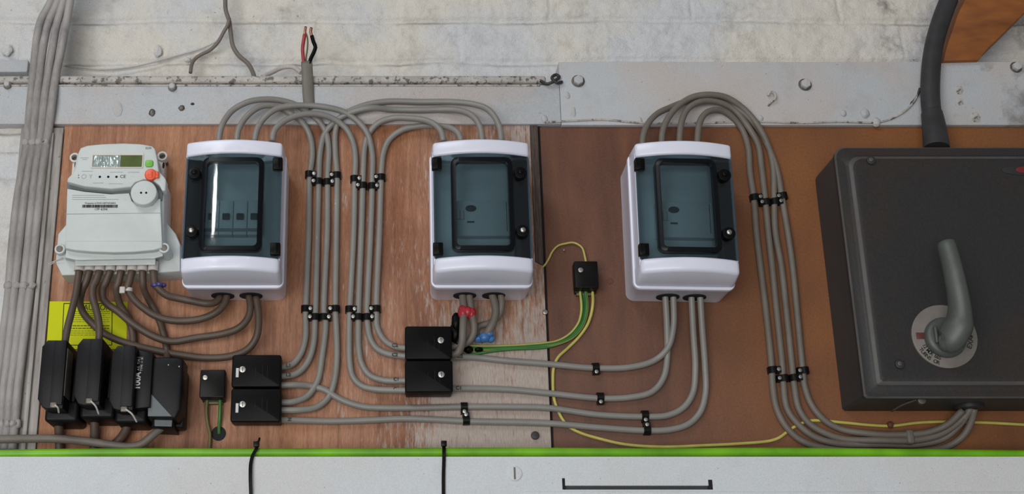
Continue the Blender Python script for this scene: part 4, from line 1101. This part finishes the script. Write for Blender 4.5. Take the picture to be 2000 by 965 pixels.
# tails below the cut-outs and the pale cable across them
gS = 'service cables below the cut-outs'
for path, l in (([(114,818,.022),(115,840,.016),(116,862,.010),(116,892,.008)], 'short grey-brown cable under the leftmost cut-out'),
                ([(184,815,.022),(185,840,.016),(184,862,.010),(183,892,.008)], 'short grey-brown cable under the second cut-out'),
                ([(250,822,.022),(246,840,.018),(236,856,.012),(222,870,.010),(205,885,.008)], 'short grey-brown cable slanting left under the third cut-out')):
    cable('service_cable', path, .0058, M['tail'], l, 'cable', gS)
cable('pale_grey_cable', [(-60,858,.030),(0,858,.030),(60,857,.030),(110,857,.030),(160,861,.030),(210,868,.030),(250,873,.030),(275,868,.030),(296,852,.032),(316,834,.030),(322,822,.028)], .0052, M['cable_dirty'], 'pale dusty cable crossing in front of the white cables to the rightmost cut-out')

# ---------------------------------------------------------------- isolator switch
x0 = P(1645, 803, 0).x; z0 = P(1645, 803, 0).z; z1 = P(1800, 289, .083).z; x1 = .925
iso = empty('isolator_switch', ((x0+x1)/2, 0, z0), 'large dark grey steel isolator with a rotary lever handle, far right', 'isolator switch')
def chrect(x0, x1, z0, z1, c): return [(x0+c, z0), (x1-c, z0), (x1, z0+c), (x1, z1-c), (x1-c, z1), (x0+c, z1), (x0, z1-c), (x0, z0+c)]
b = loft([[Vector((x, -d, z)) for x, z in chrect(x0-e_, x1+e_, z0-e_, z1+e_, c_)] for d, e_, c_ in ((.0005, 0, .003), (.070, .0, .004))])
# top corners are broadly rounded in the photograph
b.free()
def iso_ol(e_, cb, ct):
    X0, X1, Z0, Z1 = x0-e_, x1+e_, z0-e_, z1+e_
    pts = [(X0+cb, Z0), (X1-cb, Z0), (X1, Z0+cb)]
    for i in range(7): a_ = i/6*PI/2; pts.append((X1-ct+ct*math.cos(a_), Z1-ct+ct*math.sin(a_)))
    for i in range(7): a_ = PI/2+i/6*PI/2; pts.append((X0+ct+ct*math.cos(a_), Z1-ct+ct*math.sin(a_)))
    pts.append((X0, Z0+cb)); return pts
def isr(d, e_, cb=.003, ct=.014): return [Vector((x, -d, z)) for x, z in iso_ol(e_, cb, ct)]
b = loft([isr(.0005, 0), isr(.074, 0), isr(.0745, -.001)])
from_bm('body', b, M['iso_side'], iso)
b = loft([isr(.0745, .0012), isr(.0810, .0014), isr(.0832, -.0004), isr(.0838, -.0105), isr(.0868, -.0135), isr(.0892, -.0175), isr(.0895, -.022), isr(.0895, -.03)])
b.faces.ensure_lookup_table(); nr = len(iso_ol(0, .003, .014))
for k_ in (1, 4):
    for f_ in range(k_*nr, (k_+1)*nr): b.faces[f_].material_index = 1
cov = from_bm('front_cover', b, [M['iso'], M['iso_edge']], iso)
DF = .0895
for x, y in ((1701, 314), (1757, 712)):
    c = P(x, y, DF)
    so = from_bm('screw', cyl(c, .0058, .0028, n=24, bev=.0014), M['iso_dark'], cov)
    from_bm('screw_tip', cyl(c+Vector((-.0006,-.0026,.0004)), .0028, .0010, n=14, bev=.0004), M['dullsteel'], so)
# badge on the top right
c = P(1999, 332, DF)
bo = from_bm('oval_badge', prism([(c.x+.0275*math.cos(i*PI/16), c.z+.0075*math.sin(i*PI/16)) for i in range(32)], DF-.001, DF+.0008, .0004), M['iso_dark'], cov)
from_bm('badge_centre', prism([(c.x+.0100*math.cos(i*PI/16), c.z+.0042*math.sin(i*PI/16)) for i in range(32)], DF, DF+.0012, .0003), M['badgered'], bo)
# dial
c = P(1845, 657, DF+.002)
dl = from_bm('dial_plate', cyl((c.x, -DF+.0005, c.z), .0395, .0030, n=64, bev=.0008), M['dial'], iso)
from_bm('red_window', box(c.x-.0345, c.x-.0235, -DF-.0030, -DF-.0020, c.z-.0035, c.z+.0045, .0002), M['dialred'], dl)
def arc_text(s, r, a0, a1, size):
    n_ = len(s)
    for i, ch in enumerate(s):
        if ch == ' ': continue
        a_ = math.radians(a0+(a1-a0)*i/(n_-1))
        # letters stand upright towards the centre along the lower arc
        p = Vector((c.x+r*math.cos(a_), -DF-.0027, c.z+r*math.sin(a_)))
        text('dial_lettering', ch, p, size, M['ink'], dl, rot=-(a_+PI/2), bold=.0001)
arc_text('12 MOR 66S', .0290, 203, 250, .0062)
arc_text('TURNS OR', .0352, 208, 249, .0064)
arc_text('EXAM', .0310, 334, 363, .0082)

hb = P(1850, 657, DF+.010)
hd = from_bm('hub', cyl((hb.x, -DF-.0015, hb.z), .0250, .010, n=40, bev=.006), M['handle'], iso)
fn = P(1830, 652, DF+.016)
from_bm('pointer', box(fn.x-.0022, fn.x+.0022, -DF-.016, -DF-.008, fn.z-.0110, fn.z+.0100, .0018, 3), M['handle'], hd)
me = tube_mesh(pp([(1836,668,.108,.70),(1848,667,.112,1.15),(1860,658,.117,1.45),(1869,642,.121,1.50),(1874,618,.125,1.28),(1873,590,.129,1.12),(1867,555,.132,1.05),(1859,518,.133,1.0),(1851,488,.132,.97),(1848,475,.130,.90)]), .0116, 20, flat=.80, step=.003)
finish('lever', me, M['handle'], iso, smooth=True)
# bottom lug and gland
c = P(1786, 780, .05)
cable('hook_wire', [(1742,803,.035),(1760,792,.05),(1780,784,.062),(1798,778,.072),(1806,775,.075)], .0014, M['dullsteel'], parent=iso, n=8, step=.003)
from_bm('lug', cyl(P(1798, 783, .07), .0050, .005, n=16, bev=.001), M['dullsteel'], iso)
c = P(1893, 792, .032); from_bm('cable_gland', cyl((c.x, c.y, z0-.004), .017, .005, axis='Z', n=24), M['iso_dark'], iso)

# black armoured cable and timber strut, top right
bc = empty('armoured_cable', P(1826, 285, .03), 'thick black cable coming down the wall into the top of the isolator', 'cable')
cable('sheath', [(1985,-230,.0,.98),(1890,-90,.0,.98),(1857,-10,.002,1.0),(1838,40,.006,1.0),(1824,90,.010,.98),(1818,140,.014,1.0),(1817,190,.018,1.0),(1822,240,.024,1.0),(1828,276,.032,1.05)], .0125, M['armour'], parent=bc, n=20, step=.006)
cable('shroud', [(1820,222,.021,.98),(1823,240,.025,1.05),(1826,260,.030,1.12),(1829,292,.036,1.2)], .0140, M['armour'], parent=bc, n=20, step=.004)
from_bm('gland', cyl((P(1829,300,.036).x, -.036, z1-.001), .0215, .010, axis='Z', n=28, bev=.002), M['iso_dark'], bc)
cable('earth_strand', [(1797,172,.010),(1790,190,.006),(1775,208,.003),(1776,225,.002),(1786,240,.0)], .0016, M['iso_dark'], parent=bc, n=6, step=.003)
dS0, dS1 = -.045, .012
pts = xz([(1842,119),(1912,117),(1928,97),(2000,27),(2130,-105),(1950,-100),(1893,-20),(1870,30),(1848,95)], dS1)
tag(from_bm('timber_strut', prism(pts, dS0, dS1, .002, 2), M['timber'], None, P(1875, 118, 0)), 'orange-brown timber strut slanting up behind the black cable', 'timber')

# ---------------------------------------------------------------- light
w = bpy.data.worlds.new('world'); bpy.context.scene.world = w; w.use_nodes = True
bg = w.node_tree.nodes['Background']; bg.inputs[0].default_value = (.97, .98, 1.0, 1); bg.inputs[1].default_value = .20
def area(name, loc, target, sx, sy, power, col):
    l = bpy.data.lights.new(name, 'AREA'); l.shape = 'RECTANGLE'; l.size = sx; l.size_y = sy; l.energy = power; l.color = col
    o = bpy.data.objects.new(name, l); C.objects.link(o); o.location = loc
    o.rotation_euler = (Vector(target)-Vector(loc)).to_track_quat('-Z', 'Y').to_euler()
    return o
area('front_softbox', (-1.1, -3.6, 1.05), (-.2, 0, 1.75), 3.0, 1.9, 80, (1, .985, .96))  # added unseen softbox behind the camera, for soft frontal light
area('high_window', (-1.4, -2.6, 3.9), (-.1, 0, 1.9), 1.6, .9, 28, (.93, .97, 1))
for nm_, dx_, e_ in (('door_streak_lamp', 0, .014), ('door_streak_lamp', -.09, .006)):  # added narrow-beam lamps that draw the reflected streaks on the left door
    a_ = area(nm_, (-1.56+dx_, -3.2, 3.17), (-.185, 0, 1.90), .028 if dx_ == 0 else .07, .20, e_, (.95, 1, 1)); a_.data.spread = math.radians(7)
vs = bpy.context.scene.view_settings
vs.view_transform = 'Standard'; vs.look = 'None'; vs.gamma = 1; vs.use_curve_mapping = False; vs.exposure = 0.0
